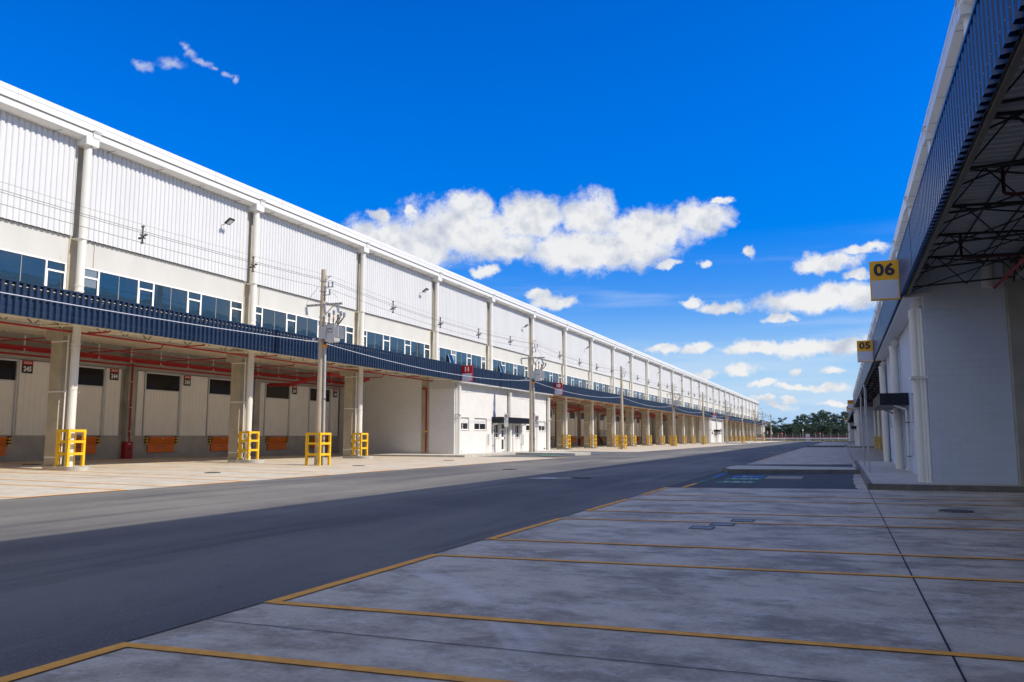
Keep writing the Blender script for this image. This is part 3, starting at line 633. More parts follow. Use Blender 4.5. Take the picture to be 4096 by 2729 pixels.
    # rafters under the deck and the long lattice girder on the column line
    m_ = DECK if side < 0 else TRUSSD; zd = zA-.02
    def rafter(rf, y):
        rf.tube((X(ua+.1), y, zd-.06), (X(.2), y, zB-.10), .035, n=4, m=m_)
        rf.tube((X(F+.2), y, fz0+.02), (X(.0), y, 5.66+dz), .028, n=4, m=m_)
        for c in range(4):
            u0_ = F+.2+(2.6)*c/4; rf.tube((X(u0_), y, fz0+.02 if c % 2 == 0 else zd-.1), (X(u0_+.65), y, zd-.1 if c % 2 == 0 else fz0+.03), .017, n=4, m=m_)
        if side > 0:
            rf.tube((X(ua+.15), y, zA-.05), (X(.1), y+1.2, zB-.08), .02, n=4); rf.tube((X(ua+.15), y+1.2, fz0+.1), (X(.1), y+.1, zB-.10), .018, n=4)
            for u_ in (-2.0, -1.3, -.6): rf.tube((X(u_), y, zA-.06), (X(u_), y+2.6, zA-.06), .022, n=4)
        return rf
    yr = [y_first+1.30+2.607*k for k in range(int((y_last-y_first-1.8)/2.607)+1)]
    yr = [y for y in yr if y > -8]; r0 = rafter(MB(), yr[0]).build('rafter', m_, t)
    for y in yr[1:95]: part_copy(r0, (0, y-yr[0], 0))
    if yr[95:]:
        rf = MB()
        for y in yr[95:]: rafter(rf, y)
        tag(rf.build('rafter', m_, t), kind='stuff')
    uu = .15 if side > 0 else .05; zc = 5.70+dz; a, b_ = y_first+.35, y_first+P-.35; tr = MB()
    tr.box(X(uu-.05), X(uu+.05), a+.6, b_-.6, zc-.05, zc+.04, STEEL); tr.box(X(uu-.05), X(uu+.05), a, b_, 6.2+dz, 6.28+dz, TRUSSD if side > 0 else STEEL)
    st = (b_-a)/16
    for kk in range(16): tr.tube((X(uu), a+st*kk, zc if kk % 2 == 0 else 6.2+dz), (X(uu), a+st*(kk+1), 6.2+dz if kk % 2 == 0 else zc), .024, n=4, m=TRUSSD if side > 0 else DSTEEL)
    g0 = tr.build('lattice_girder', STEEL, t)
    for i in range(1, n_bays):
        if i not in ofb: part_copy(g0, (0, i*P, 0))
    # --- fire pipes
    rp = MB(); sgm = []
    i = 0
    while i < n_bays:
        if i in ofb: i += 1; continue
        k0 = i
        while i < n_bays and i not in ofb: i += 1
        sgm.append((cy(k0)+.2, cy(i)-.35))
    for a, b_ in sgm:
        rp.tube((X(-.30), a, 5.56+dz), (X(-.30), b_, 5.56+dz), .042, n=8)
        rp.tube((X(7.3), a, 5.55+dz), (X(7.3), b_, 5.55+dz), .10, n=8); rp.tube((X(7.05), a, 5.62+dz), (X(7.05), b_, 5.62+dz), .06, n=8)
        rp.tube((X(7.35), a, 5.28+dz), (X(7.35), b_, 5.28+dz), .05, n=8); rp.tube((X(6.2), a, 5.85+dz), (X(6.2), b_, 5.85+dz), .03, n=6)
        yy = a+.35
        while yy < b_:
            rp.path([(X(-.30), yy, 5.58+dz), (X(-1.45), yy, 5.58+dz), (X(-1.6), yy, 5.62+dz), (X(-1.6), yy, 6.15+dz)], .032, n=6, m=None if side < 0 else RED_SHADE)
            rp.path([(X(7.0), yy+1.2, 5.7+dz), (X(2.2), yy+1.2, 5.72+dz), (X(2.1), yy+1.2, 5.88+dz)], .03, n=6)
            yy += 5.215
    for i in range(5, n_bays, 2):       # fat risers that step down from the ceiling in the far bays
        if i in ofb or side > 0: continue
        yb = cy(i)
        rp.path([(X(5.2), yb+9, 5.6), (X(3.4), yb+7, 5.6), (X(3.4), yb+2, 5.6), (X(5.6), yb+.8, 4.9), (X(7.3), yb+.7, 4.9)], .12, n=8)
    rp.build('fire_pipes', RED, t)
    for a, b_ in sgm:
        yy = a+1
        while yy < min(b_, 105):
            if yy > -4:
                hp = MB(); hp.box(X(7.0), X(7.5), yy, yy+.08, 5.40+dz, 5.43+dz); hp.box(X(7.2), X(7.26), yy, yy+.06, 5.43+dz, 6.2+dz); hp.build('pipe_hanger', WHITE, t)
                hp = MB(); hp.tube((X(2.4), yy+2.1, 5.75+dz), (X(2.4), yy+2.1, 6.3+dz), .01, n=4); hp.build('hanger_rod', WHITE, t)
                if int(yy) % 5 == 0: hp = MB(); hp.box(X(2.2), X(2.32), yy+.5, yy+1.8, 6.05+dz, 6.10+dz); hp.build('strip_light', WHITE, t)
            yy += 2.1
    # --- docks
    dw = MB(); DU = 7.9
    for a, b_ in sgm:
        dw.box(X(DU), X(DU+.4), a-.2, b_+.35, -.1, 1.47); dw.box(X(DU-.02), X(DU+.4), a-.2, b_+.35, 5.12+dz, 6.45+dz)
    for i in range(n_bays+1): dw.box(X(DU-.25), X(DU+.3), cy(i)-.25, cy(i)+.25, -.1, 6.4+dz)
    for i in range(n_bays):
        if i not in ofb: dw.box(X(DU+.1), X(DU+.4), cy(i), cy(i+1), 1.47, 5.12+dz)
    dw.build('dock_wall', CONCD, t)
    if side < 0 or True:
        # cladding, door and leveler prototypes of one bay, then copies
        spans = [(.55, 1.02), (3.86, 6.02), (8.86, 9.85)]; wall_ps = []
        for s0, s1 in spans:
            cl = MB(); cl.rib(X(DU-.04), X(DU-.015), y0+s0, y0+s1, 1.47, 5.08+dz, .30, .25, DOCKW, sl=.03); bx(cl, DU-.01, DU+.08, y0+s0, y0+s1, 1.475, 5.075+dz)
            wall_ps.append(cl.build('dock_panel', DOCKW, t))
        def door(s0):
            d = MB(); w = 2.72
            d.rib(X(DU+.035), X(DU+.055), y0+s0+.09, y0+s0+w-.09, 1.49, 4.02, .21, .17, DOCKW, sl=.03); bx(d, DU+.06, DU+.10, y0+s0, y0+s0+w, 1.49, 4.05)
            do = d.build('dock_door', DOCKW, t)
            fr = MB(); bx(fr, DU-.05, DU+.09, y0+s0, y0+s0+.07, 1.47, 5.06+dz); bx(fr, DU-.05, DU+.09, y0+s0+w-.07, y0+s0+w, 1.47, 5.06+dz); bx(fr, DU-.05, DU+.09, y0+s0, y0+s0+w, 5.0+dz, 5.085+dz)
            bx(fr, DU+.02, DU+.09, y0+s0+.07, y0+s0+w-.07, 4.02, 4.09); fr.build('frame', WHITE, do)
            wn_ = MB(); bx(wn_, DU+.05, DU+.08, y0+s0+.07, y0+s0+w-.07, 4.09, 5.0+dz); wn_.build('window', DGLASS, do)
            lv = MB(); c0 = y0+s0+w/2
            lv.box(X(DU-.16), X(DU+.02), c0-.95, c0+.95, 1.36, 1.40, ORG); lv.extr([(X(DU-.04), .98), (X(DU-.20), 1.36), (X(DU-.16), 1.36), (X(DU-.0), .98)], c0-.93, c0+.93, ORG)
            lv.box(X(DU-.10), X(DU-.005), c0-.98, c0+.98, .52, .97, ORG); lv.box(X(DU-.11), X(DU-.10), c0-.3, c0+.3, .84, .87, DSTEEL); lv.box(X(DU-.21), X(DU-.19), c0-.07, c0+.07, 1.28, 1.31, LET_W)
            lo = lv.build('dock_leveler', ORG, t)
            for sgn in (-1, 1):
                bu = MB(); yb = c0+sgn*1.10
                for z_ in range(6): bu.box(X(DU-.14), X(DU-.005), yb-.07, yb+.07, .98+z_*.075, 1.055+z_*.075-.002, BLACK if z_ % 2 else YEL)
                bo = bu.build('bumper', BLACK, lo)
            return do, lo
        protos = [door(1.08), door(6.08)]
        first = None
        for i in range(n_bays):
            if i in ofb: continue
            if first is None:
                first = i
                for o in wall_ps+[x for pr_ in protos for x in pr_]: o.location = (0, i*P, 0)
                continue
            if i in plain: continue
            for wall_p in wall_ps: part_copy(wall_p, (0, (i-first)*P, 0))
            for pr_ in protos:
                for x in pr_: part_copy(x, (0, (i-first)*P, 0))
    return t, X, cy

WL, XLf, cyL = warehouse(-1, 23.4-3*P, 31, [(6, 2), (18, 2), (30, 1)], {16, 17, 29}, 'long white sunlit warehouse with navy canopy band and loading docks, left of the road')
for yy, n_ in ((67.8, 0), (57.4, 1)):
    m = MB(); m.tube((-28.56, yy, 7.87), (-28.30, yy, 7.05), .02, n=4); m.tube((-28.56, yy+.72, 7.87), (-28.30, yy+.72, 7.05), .02, n=4); m.tube((-28.30, yy, 7.05), (-28.30, yy+.72, 7.05), .02, n=4)
    m.face([(-28.55, yy, 7.87), (-28.29, yy, 7.05), (-28.29, yy+.72, 7.05), (-28.55, yy+.72, 7.87)], GLASS); m.build('hopper_sash', ALU, WL)
WR, XRf, cyR = warehouse(1, 25.2-5*P, 28, [(5, 2), (14, 2), (26, 2)], set(), 'white warehouse in its own shade with dark canopy underside, right of the road', dz=-.17, seed=2)

# ------------------------------------------------------------------ office blocks that step forward under the canopy
def office(side, Y0, n, label, detailed=True):
    X = (lambda u: -28.6-u) if side < 0 else (lambda u: 4.30+u)
    FO = -2.10 if side < 0 else -2.01
    dz = 0 if side < 0 else -.13; TOP = 5.44+dz; zb = .0; ln = P*n; Y1 = Y0+ln
    S = .15 if side > 0 else (.19 if Y0 < 100 else .16)
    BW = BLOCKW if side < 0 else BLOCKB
    t = thing('office_block', (X(FO), Y0, 0), label, 'office block')
    def bx(mb, u0, u1, y0, y1, z0, z1, m=None): mb.box(X(u0), X(u1), y0, y1, z0, z1, m)
    # openings on the front: (y0, y1, z0, z1)
    mid = ln/2
    half = [(.75, 2.62, 1.95, 2.88), (3.6, 6.0, 1.95, 2.88), (7.55, 8.60, 1.30, 2.46), (9.10, 9.98, S, 2.52)] if n == 2 else [(1.2, 2.6, 1.95, 2.88), (4.2, 5.1, S, 2.52)]
    ops = half + ([(ln-b, ln-a, c, d) for a, b, c, d in reversed(half)] if n == 2 else [])
    w = MB(); ys = sorted(set([0, ln]+[v for o in ops for v in o[:2]]))
    for a, b in zip(ys, ys[1:]):
        o = next((o for o in ops if o[0] <= a+1e-6 and o[1] >= b-1e-6), None)
        if o is None: bx(w, FO, FO+.2, Y0+a, Y0+b, zb, TOP)
        else:
            if o[2] > S+.01: bx(w, FO, FO+.2, Y0+a, Y0+b, zb, o[2])
            bx(w, FO, FO+.2, Y0+a, Y0+b, o[3], TOP)
    # end walls run back to the dock wall, with the building column showing in them
    for ye, s in ((Y0, 1), (Y1, -1)):
        a, b = (ye, ye+.2) if s > 0 else (ye-.2, ye)
        bx(w, FO+.2, -.02, a, b, zb, 4.93 if side > 0 else 4.96); bx(w, .62, 7.9, a, b, zb, 6.5)
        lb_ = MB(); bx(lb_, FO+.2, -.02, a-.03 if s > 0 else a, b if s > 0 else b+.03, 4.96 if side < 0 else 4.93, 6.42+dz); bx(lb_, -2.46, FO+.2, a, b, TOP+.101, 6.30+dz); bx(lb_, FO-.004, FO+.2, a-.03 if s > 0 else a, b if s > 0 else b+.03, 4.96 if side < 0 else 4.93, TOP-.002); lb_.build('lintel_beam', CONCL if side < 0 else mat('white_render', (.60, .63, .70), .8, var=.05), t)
    w.build('block_wall', BW, t)
    for ya_, yb_ in ((Y0-.05, Y0+.25), (Y1-.25, Y1+.05)): c = MB(); bx(c, -.02, .62, ya_, yb_, zb, 5.6+dz); c.build('engaged_column', CONC if side < 0 else CONCD, t)  # dock concrete on the right again stands in for shade
    s_ = MB(); bx(s_, -2.64 if side < 0 else -2.5, FO+.2, Y0-.04, Y1+.04, TOP, TOP+.10); s_.build('soffit', WHITE2, t)
    if side < 0 or True:
        r = MB(); ys_ = Y0-.10 if True else 0
        r.path([(X(.55), ys_, 5.0), (X(.18), ys_, 5.0), (X(.18), ys_, .35), (X(.22), ys_, .3)], .06, n=8)
        r.box(X(.10), X(.26), ys_-.07, ys_+.05, 1.75, 1.86, YEL); r.build('standpipe', RED, t)
    for o in ops:
        a, b, z0, z1 = Y0+o[0], Y0+o[1], o[2], o[3]
        f = MB(); g = MB(); u0 = FO+.10
        isdoor = o[2] <= S+.01; tall = not isdoor and (z1-z0) > 1.0
        bx(f, u0, u0+.05, a, b, z1-.05, z1, ALU); bx(f, u0, u0+.05, a, a+.05, z0, z1-.05, ALU); bx(f, u0, u0+.05, b-.05, b, z0, z1-.05, ALU)
        if isdoor:
            bx(f, u0-.01, u0+.05, a+.05, a+.19, z0, z1-.5, ALU); bx(f, u0-.01, u0+.05, b-.19, b-.05, z0, z1-.5, ALU)
            for za, zb_ in ((z0, z0+.16), (z0+1.0, z0+1.2), (z1-.56, z1-.42)): bx(f, u0-.01, u0+.05, a+.19, b-.19, za, zb_, ALU)
            bx(g, u0+.02, u0+.03, a+.05, b-.05, z0+.1, z1-.05)
            nm = 'door'
        elif tall:
            bx(f, u0, u0+.05, a+.05, b-.05, z0, z0+.05, ALU); bx(f, u0, u0+.05, (a+b)/2-.025, (a+b)/2+.025, z0+.05, z1-.05, ALU); bx(f, u0, u0+.05, a+.05, b-.05, z0+.36, z0+.42, ALU)
            bx(g, u0+.02, u0+.03, a+.04, b-.04, z0+.04, z1-.04); nm = 'window'
        else:
            bx(f, u0, u0+.05, a+.05, b-.05, z0, z0+.05, ALU); bx(f, u0, u0+.05, (a+b)/2-.03, (a+b)/2+.03, z0+.05, z1-.05, ALU); bx(f, u0, u0+.05, a+.05, b-.05, z1-.44, z1-.38, ALU)
            bx(f, u0+.03, u0+.05, a+.05, b-.05, z1-.38, z1-.05, ALU)
            for k in range(4): bx(f, u0-.005, u0+.03, a+.06, b-.06, z1-.36+k*.078, z1-.335+k*.078, ALU)
            bx(g, u0+.02, u0+.03, a+.04, b-.04, z0+.04, z1-.40); nm = 'window'
        wo = f.build(nm, ALU, t); g.build('pane', DGLASS, wo)
        if isdoor:
            h = MB(); hs_ = b-.12 if o[0] < mid else a+.12; bx(h, u0-.06, u0-.01, hs_-.02, hs_+.02, z0+1.02, z0+1.18); bx(h, u0-.07, u0-.05, hs_-.02, hs_+.10, z0+1.08, z0+1.10); h.build('handle', BLACK, wo)
        else:
            k = MB(); bx(k, FO-.04, FO+.12, a-.03, b+.03, z0-.05, z0-.002); k.build('sill', CONCL, wo)
    # big downpipes with bends and a thin pair beside them
    def dp(y, k):
        q = MB(); xp = X(FO-.20)
        q.tube((xp, y, zb), (xp, y, TOP-.30), .155, n=16); q.tube((xp, y, TOP-.30), (X(FO-.05), y, TOP-.12), .155, n=16); q.tube((X(FO-.05), y, TOP-.12), (X(FO+.1), y, TOP-.12), .155, n=16)
        for zz in (TOP-.52, TOP-.38, 3.05): q.tube((xp, y, zz), (xp, y, zz+.07), .172, n=16)
        o = q.build('downpipe', PVC, t)
        if k:
            sg = 1 if k > 0 else -1; q = MB()
            q.tube((X(FO-.11), y-sg*.14, zb), (X(FO-.11), y-sg*.14, TOP-.25), .055, n=10); q.tube((X(FO-.05), y-sg*.24, zb), (X(FO-.05), y-sg*.24, TOP-.3), .045, n=10)
            q.box(X(FO-.42), X(FO+.55), y-sg*.36, y-sg*.30, 3.02, 3.09, PVC); q.box(X(FO-.42), X(FO-.34), y-.3, y+.25, 3.02, 3.08, PVC)
            q.build('conduit', PVC, t)
    dp(Y0+.42, 1); dp(Y1-.42, -1)
    if n == 2: dp(Y0+ln/2+.05, 0)
    # entrance canopy of ribbed dark metal
    a, b = (Y0+7.0, Y1-7.2) if n == 2 else (Y0+3.4, Y0+6.0)
    z0, z1 = 2.54, 2.94 if side > 0 else 3.0; u1 = FO-.92 if side < 0 else FO-.95
    cn_ = MB(); cm_ = NAVYD
    cn_.rib(X(u1), X(u1+.03), a, b, z0, z1, .13, .09, cm_)
    for ye in (a, b):
        uu = FO-.01; k = 0
        while uu > u1+.03:
            cn_.box(X(uu), X(max(u1+.02, uu-.10)), ye-(.012 if k % 2 else 0), ye+.02, z0, z1, cm_); uu -= .10; k += 1
        for px_ in (FO-.12, FO-.48, FO-.84):
            for zz in (z0+.12, z1-.10): cn_.box(X(px_), X(px_-.015), ye-.02, ye-.012, zz, zz+.015, STEEL)
    bx(cn_, FO, u1+.03, a+.02, b-.02, z1-.10, z1-.08, WHITE2); bx(cn_, FO, u1-.01, a-.015, b+.015, z1, z1+.025, BLACK)
    bx(cn_, FO, u1+.02, a+.02, b-.02, z0+.0, z0+.012, DSTEEL)
    cn_.build('entrance_canopy', NAVYD, t)
    for ye, s in ((a+.12, 1), (b-.12, -1)):
        q = MB(); q.path([(X(FO-.5), ye, z0-.01), (X(FO-.12), ye, z0-.16), (X(FO-.10), ye, z0-.2), (X(FO-.10), ye, S+.12), (X(FO-.22), ye, S+.08)], .045, n=8)
        for zz in (1.9, .7): q.box(X(FO-.16), X(FO), ye-.06, ye+.06, zz, zz+.03, DSTEEL)
        q.build('canopy_downpipe', PVC, t)
    # meter box, vent slots at the foot
    q = MB(); bx(q, FO-.012, FO, Y0+6.18, Y0+6.52, .72, 1.62, STEEL); bx(q, FO-.02, FO-.01, Y0+6.18, Y0+6.52, .93, .97, CONCL); bx(q, FO-.015, FO, Y0+6.34, Y0+6.37, S, .72, PVC)
    if n == 2: bx(q, FO-.012, FO, Y1-6.9, Y1-6.62, .72, 1.62, STEEL); bx(q, FO-.015, FO, Y1-6.77, Y1-6.74, S, .72, PVC)
    q.build('meter_box', STEEL, t)
    q = MB(); bx(q, FO-.006, FO+.02, Y0+.85, Y0+1.30, S+.05, S+.15); bx(q, FO-.006, FO+.02, Y1-1.3, Y1-.85, S+.05, S+.15); q.build('foot_vent', BLACK, t)
    return t, X
oL = [office(-1, LO[0], 2, 'white block office nearest on the sunny side, between signs 11 and 10'),
      office(-1, LO[1], 2, 'distant small white office under sign 09 on the sunny side'),
      office(-1, LO[2], 1, 'last white office at the far end of the sunny warehouse')]
oR = [office(1, RO[0], 2, 'bluish white block office in shade below sign 06 on the right'),
      office(1, RO[1], 2, 'shaded office below sign 04 with a small black entrance canopy'),
      office(1, RO[2], 2, 'farthest shaded office below sign 02 on the right')]

# roller shutter door in the return wall of the first office
t = MB(); xa, xb = -36.0, -34.55; y = LO[0]-.02
t.box(xa-.1, xa, y-.05, y, .14, 2.75, WHITE); t.box(xb, xb+.04, y-.05, y, .14, 2.75, DSTEEL); t.box(xa, xb, y-.05, y, 2.69, 2.75, WHITE); t.box(xa, xb, y-.045, y, 2.28, 2.42, WHITE)
for k in range(5): t.box(xa, xb, y-.035 if k % 2 else y-.02, y, 2.42+k*.054, 2.42+(k+1)*.054, WHITE)
for k in range(34): t.box(xa, xb, y-.035 if k % 2 else y-.018, y, .16+k*.0623, .16+(k+1)*.0623, WHITE)
t.box(xa+.04, xa+.10, y-.08, y-.035, 1.15, 1.2, BLACK)
tag(t.build('louvred_door', WHITE), 'grey louvred steel door in the shaded return wall left of the office', 'door')

# ------------------------------------------------------------------ blade signs on the fascias
def blade(side, Y, num, label):
    if side < 0: x0, x1, z0, z1, body, wh, let = -25.87, -25.05, 5.47, 6.64, REDS, SGN_W, LET_W
    else: x0, x1, z0, z1, body, wh, let = .95, 1.70, 5.24, 6.36, SGN_Y, SGN_W, LET_D
    t = thing('bay_number_sign', ((x0+x1)/2, Y, z0), label, 'sign', 'numbered blade signs on the canopies')
    m = MB(); m.box(x0, x1, Y, Y+.13, z0, z1); m.build('board', body, t)
    m = MB(); m.box(x0+.03, x1-.03, Y-.006, Y, z0+.035, z0+(z1-z0)*.5); m.build('white_panel', wh, t)
    text(num, .44 if side < 0 else .47, let, t, origin=((x0+x1)/2, Y-.004, z0+(z1-z0)*.755), bold=.045 if side < 0 else .035, sx_=1.0 if side < 0 else 1.12)
    m = MB(); m.box(x0-.05 if side < 0 else x1, x0 if side < 0 else x1+.05, Y+.03, Y+.09, z0+.2, z0+.28); m.box(x0-.05 if side < 0 else x1, x0 if side < 0 else x1+.05, Y+.03, Y+.09, z1-.28, z1-.2); m.build('bracket', STEEL, t)
blade(-1, 54.3, '11', 'red blade sign with white number 11 over the near office corner')
blade(-1, 75.3, '10', 'red blade sign with white number 10 at the far end of the near office')
blade(-1, 181.0, '09', 'small distant red sign numbered 09 above the second office')
blade(-1, 202.0, '08', 'distant red sign numbered 08 partly hidden behind a utility pole')
blade(-1, 311.0, '07', 'tiny red sign numbered 07 at the far end of the sunny warehouse')
blade(1, 24.9, '06', 'large amber sign with dark number 06 on the right canopy')
blade(1, 45.6, '05', 'amber sign with dark number 05, second on the right canopy')
blade(1, 119.5, '04', 'small amber sign numbered 04 farther down the right canopy')
blade(1, 143.0, '03', 'small amber sign numbered 03 peeping out behind sign 04')
blade(1, 236.0, '02', 'smallest amber sign numbered 02 low against the trees')

# ------------------------------------------------------------------ dock number plates
def plate(y, num, lab):
    x = -36.5+.06; t = thing('dock_sign', (x, y, 4.46), 'dock plate DOCA %d, %s' % (num, lab), 'dock sign', 'dock number plates')
    m = MB(); m.box(x, x+.02, y, y+.56, 4.46, 5.06, BLK); m.box(x+.019, x+.024, y, y+.56, 4.87, 5.061, REDS); m.build('plate', BLK, t)
    text('DOCA', .15, LET_W, t, origin=(x+.026, y+.28, 4.965), rx=(0, 1, 0), bold=.02, sx_=.85)
    text(str(num), .33, LET_W, t, origin=(x+.022, y+.28, 4.66), rx=(0, 1, 0), bold=.035, sx_=.82)
num = 251
for i in range(31):
    if i in (6, 7, 18, 19, 30, 16, 17, 29): continue
    for off in (3.95, 9.05):
        if i <= 27: plate(cyL(i)+off, num, 'right of the %s door in the %s bay' % ('nearer' if off < 5 else 'farther', ORD[i]))
        num -= 1

# ------------------------------------------------------------------ yellow guard frames
def guard(x0, x1, y0, y1, zb, h, label, group, name='guard_frame', open_side=None):
    t = thing(name, ((x0+x1)/2, (y0+y1)/2, zb), label, 'guard frame', group); w = .105
    for x in (x0, x1-w):
        for y in (y0, y1-w):
            m = MB(); m.box(x, x+w, y, y+w, zb, zb+h); m.box(x-.03, x+w+.03, y-.03, y+w+.03, zb, zb+.012); m.build('post', YEL, t)
    for k in (1, 2, 3):
        z = zb+h*k/3-w*(1 if k == 3 else .5); e = .0 if k < 3 else .004
        for y in (y0, y1-w): m = MB(); m.box(x0+w, x1-w, y+.002, y+w-.002, z, z+w-.002); m.build('rail', YEL, t)
        for x in (x0, x1-w):
            m = MB(); m.box(x+.002, x+w-.002, y0+w, y1-w, z, z+w-.002); m.build('rail', YEL, t)
    return t
gp = guard(-28.46, -27.80, 23.4-.40, 23.4+.40, .27, 1.42, 'x', 'yellow guard frames round the dock columns')
def plinth():
    m = MB(); cx_, cy_ = -27.98, 23.4; pts = [(-29.0, cy_-.5)]
    for k in range(13): a_ = -math.pi/2+math.pi*k/12; pts.append((cx_+.12+.62*math.cos(a_), cy_+.5*math.sin(a_)))
    pts.append((-29.0, cy_+.5)); m.prism(pts, -.05, .25); o = m.build('plinth', KERB); return o
pl0 = plinth()
cnt = 0
for i in range(-1, 28):
    if i in (3, 4, 5, 15, 16, 17, 27, 28): continue
    y = 23.4+P*i; lift = gz(-28.4, y)-gz(-28.4, 23.4)
    g_ = gp if cnt == 0 else copy_tree(gp); p_ = pl0 if cnt == 0 else pl0.copy()
    if cnt: COL.objects.link(p_)
    g_.location = (gp_base if cnt else Vector(gp.location))+Vector((0, 0, 0)) if False else (Vector((-28.13, 23.4, .27))+Vector((0, P*i, lift)))
    p_.location = (0, P*i, lift)
    nm = ORD[cnt]+' ' 
    where = {-1: 'at the unseen column just left of the photo edge', 0: 'round the first visible column, beside dock 244', 1: 'round the column between docks 242 and 241', 2: 'round the last column before the near office', 6: 'round the first column beyond the near office'}.get(i)
    lb = 'yellow steel guard frame '+(where or 'round the %s column of the sunny docks' % ORD[cnt])
    tag(g_, lb, 'guard frame', 'yellow guard frames round the dock columns')
    tag(p_, 'low rounded concrete plinth '+(where or 'under the %s column of the sunny docks' % ORD[cnt]), 'plinth', 'rounded plinths at the dock columns')
    cnt += 1
for k, i in enumerate(range(2, 9)):
    y = 25.2+P*i+.1
    g_ = copy_tree(gp); g_.location = (4.30-.42+.1, y, .02); tag(g_, 'yellow guard frame round the %s shaded column beyond sign 05' % (['first']+ORD[1:])[k], 'guard frame', 'yellow guard frames on the shaded side')

# ------------------------------------------------------------------ fire hydrant cabinet, stairs
def cabinet(y, label):
    t = thing('hydrant_cabinet', (-36.2, y, .2), label, 'hydrant cabinet', 'red hydrant cabinets'); x = -36.24
    m = MB(); m.box(x-.2, x+.06, y-.26, y+.26, .2, 1.14); m.build('body', RED, t)
    m = MB(); m.box(x+.06, x+.075, y-.22, y+.22, .24, 1.10); m.build('door', RED, t)
    m = MB(); m.tube((x+.075, y+.03, .76), (x+.085, y+.03, .76), .07, n=12, m=BLACK); m.box(x+.076, x+.08, y-.08, y+.08, 1.0, 1.03, LET_W); m.build('badge', BLACK, t)
    m = MB(); m.path([(x, y+.05, 1.14), (x, y+.05, 1.4), (x+.05, y-.02, 1.45), (x+.05, y-.02, 5.4)], .045, n=8)
    for z in (1.7, 3.0, 4.4): m.box(x-.02, x+.11, y-.09, y+.05, z, z+.03, PVC)
    m.box(x-.0, x+.1, y+.02, y+.18, 1.36, 1.42, YEL); m.build('riser', RED, t)
cabinet(33.75, 'red hydrant cabinet with riser pipe between docks 244 and 243')
cabinet(33.75+P*6, 'red hydrant cabinet beyond the near office, half hidden by a column')
cabinet(33.75+P*8, 'red hydrant cabinet in the far docks by the steel stair')
t = thing('steel_stair', (-36, 125, 0), 'grey steel dock stair with railing in the far sunny docks', 'stair')
m = MB(); m.box(-36.35, -35.3, 124.5, 128.3, 1.36, 1.44)
for k in range(8): m.box(-36.3, -35.35, 128.3+k*.28, 128.6+k*.28, 1.2-k*.165, 1.23-k*.165)
for x in (-36.33, -35.33): m.extr([(128.3, 1.40), (130.6, .05), (130.6, .20), (128.3, 1.52)], x-.02, x+.02, DSTEEL, axis='x') if False else m.tube((x, 128.3, 1.38), (x, 130.7, .05), .08, n=4)
for y in (124.6, 128.2): m.tube((-35.35, y, 0), (-35.35, y, 1.4), .05, n=4)
m.build('flight', DSTEEL, t)
m = MB()
for y in [124.5+k*.38 for k in range(11)]: m.tube((-35.32, y, 1.44), (-35.32, y, 2.4), .02, n=4)
for k in range(6): m.tube((-35.32, 128.6+k*.4, 1.15-k*.235), (-35.32, 128.6+k*.4, 2.2-k*.235), .02, n=4)
m.path([(-35.32, 124.5, 2.42), (-35.32, 128.4, 2.42), (-35.32, 130.7, 1.05)], .035, n=5); m.path([(-35.32, 124.5, 1.9), (-35.32, 128.4, 1.9), (-35.32, 130.7, .55)], .02, n=5)
m.build('railing', DSTEEL, t)

# ------------------------------------------------------------------ floodlights on the upper wall
def flood(y):
    t = thing('floodlight', (-28.7, y, 12.0), 'x', 'floodlight', 'floodlights on the upper wall'); x = -28.73
    m = MB(); m.box(x, x+.07, y-.16, y-.02, 11.85, 12.05, STEEL); m.tube((x+.06, y-.1, 11.95), (x+.55, y-.05, 12.05), .025, m=STEEL); m.build('arm', STEEL, t)
    m = MB(); c = Vector((x+.72, y, 12.12)); d = Vector((.55, 0, -.84)); u = Vector((.84, 0, .55)); s = Vector((0, 1, 0))
    def slab(mb, c, hu, hs, th, mm):
        i = len(mb.v); k = mb.mid(mm)
        for dd in (-th, 0):
            for a_, b_ in ((-1, -1), (1, -1), (1, 1), (-1, 1)): mb.v.append(tuple(c+u*hu*a_+s*hs*b_-d*dd*-1))
        for f in ((0,1,2,3),(4,7,6,5),(0,4,5,1),(1,5,6,2),(2,6,7,3),(3,7,4,0)): mb.f.append(tuple(i+j_ for j_ in f)); mb.mi.append(k)
    slab(m, c, .20, .18, .08, BLACK); m.build('housing', BLACK, t)
    m = MB(); slab(m, c+d*.012, .14, .12, .006, SGN_W); m.build('lens', SGN_W, t)
    return t
f0 = flood(31.65)
for k in range(-1, 14):
    f_ = f0 if k == -1 else copy_tree(f0); idx = k+1
    yy = 31.65+2*P*(idx) ; f_.location = Vector((-28.7, yy, 12.0))
    f_['label'] = 'small floodlight on the white upper wall, %s along the building' % (ORD[idx])

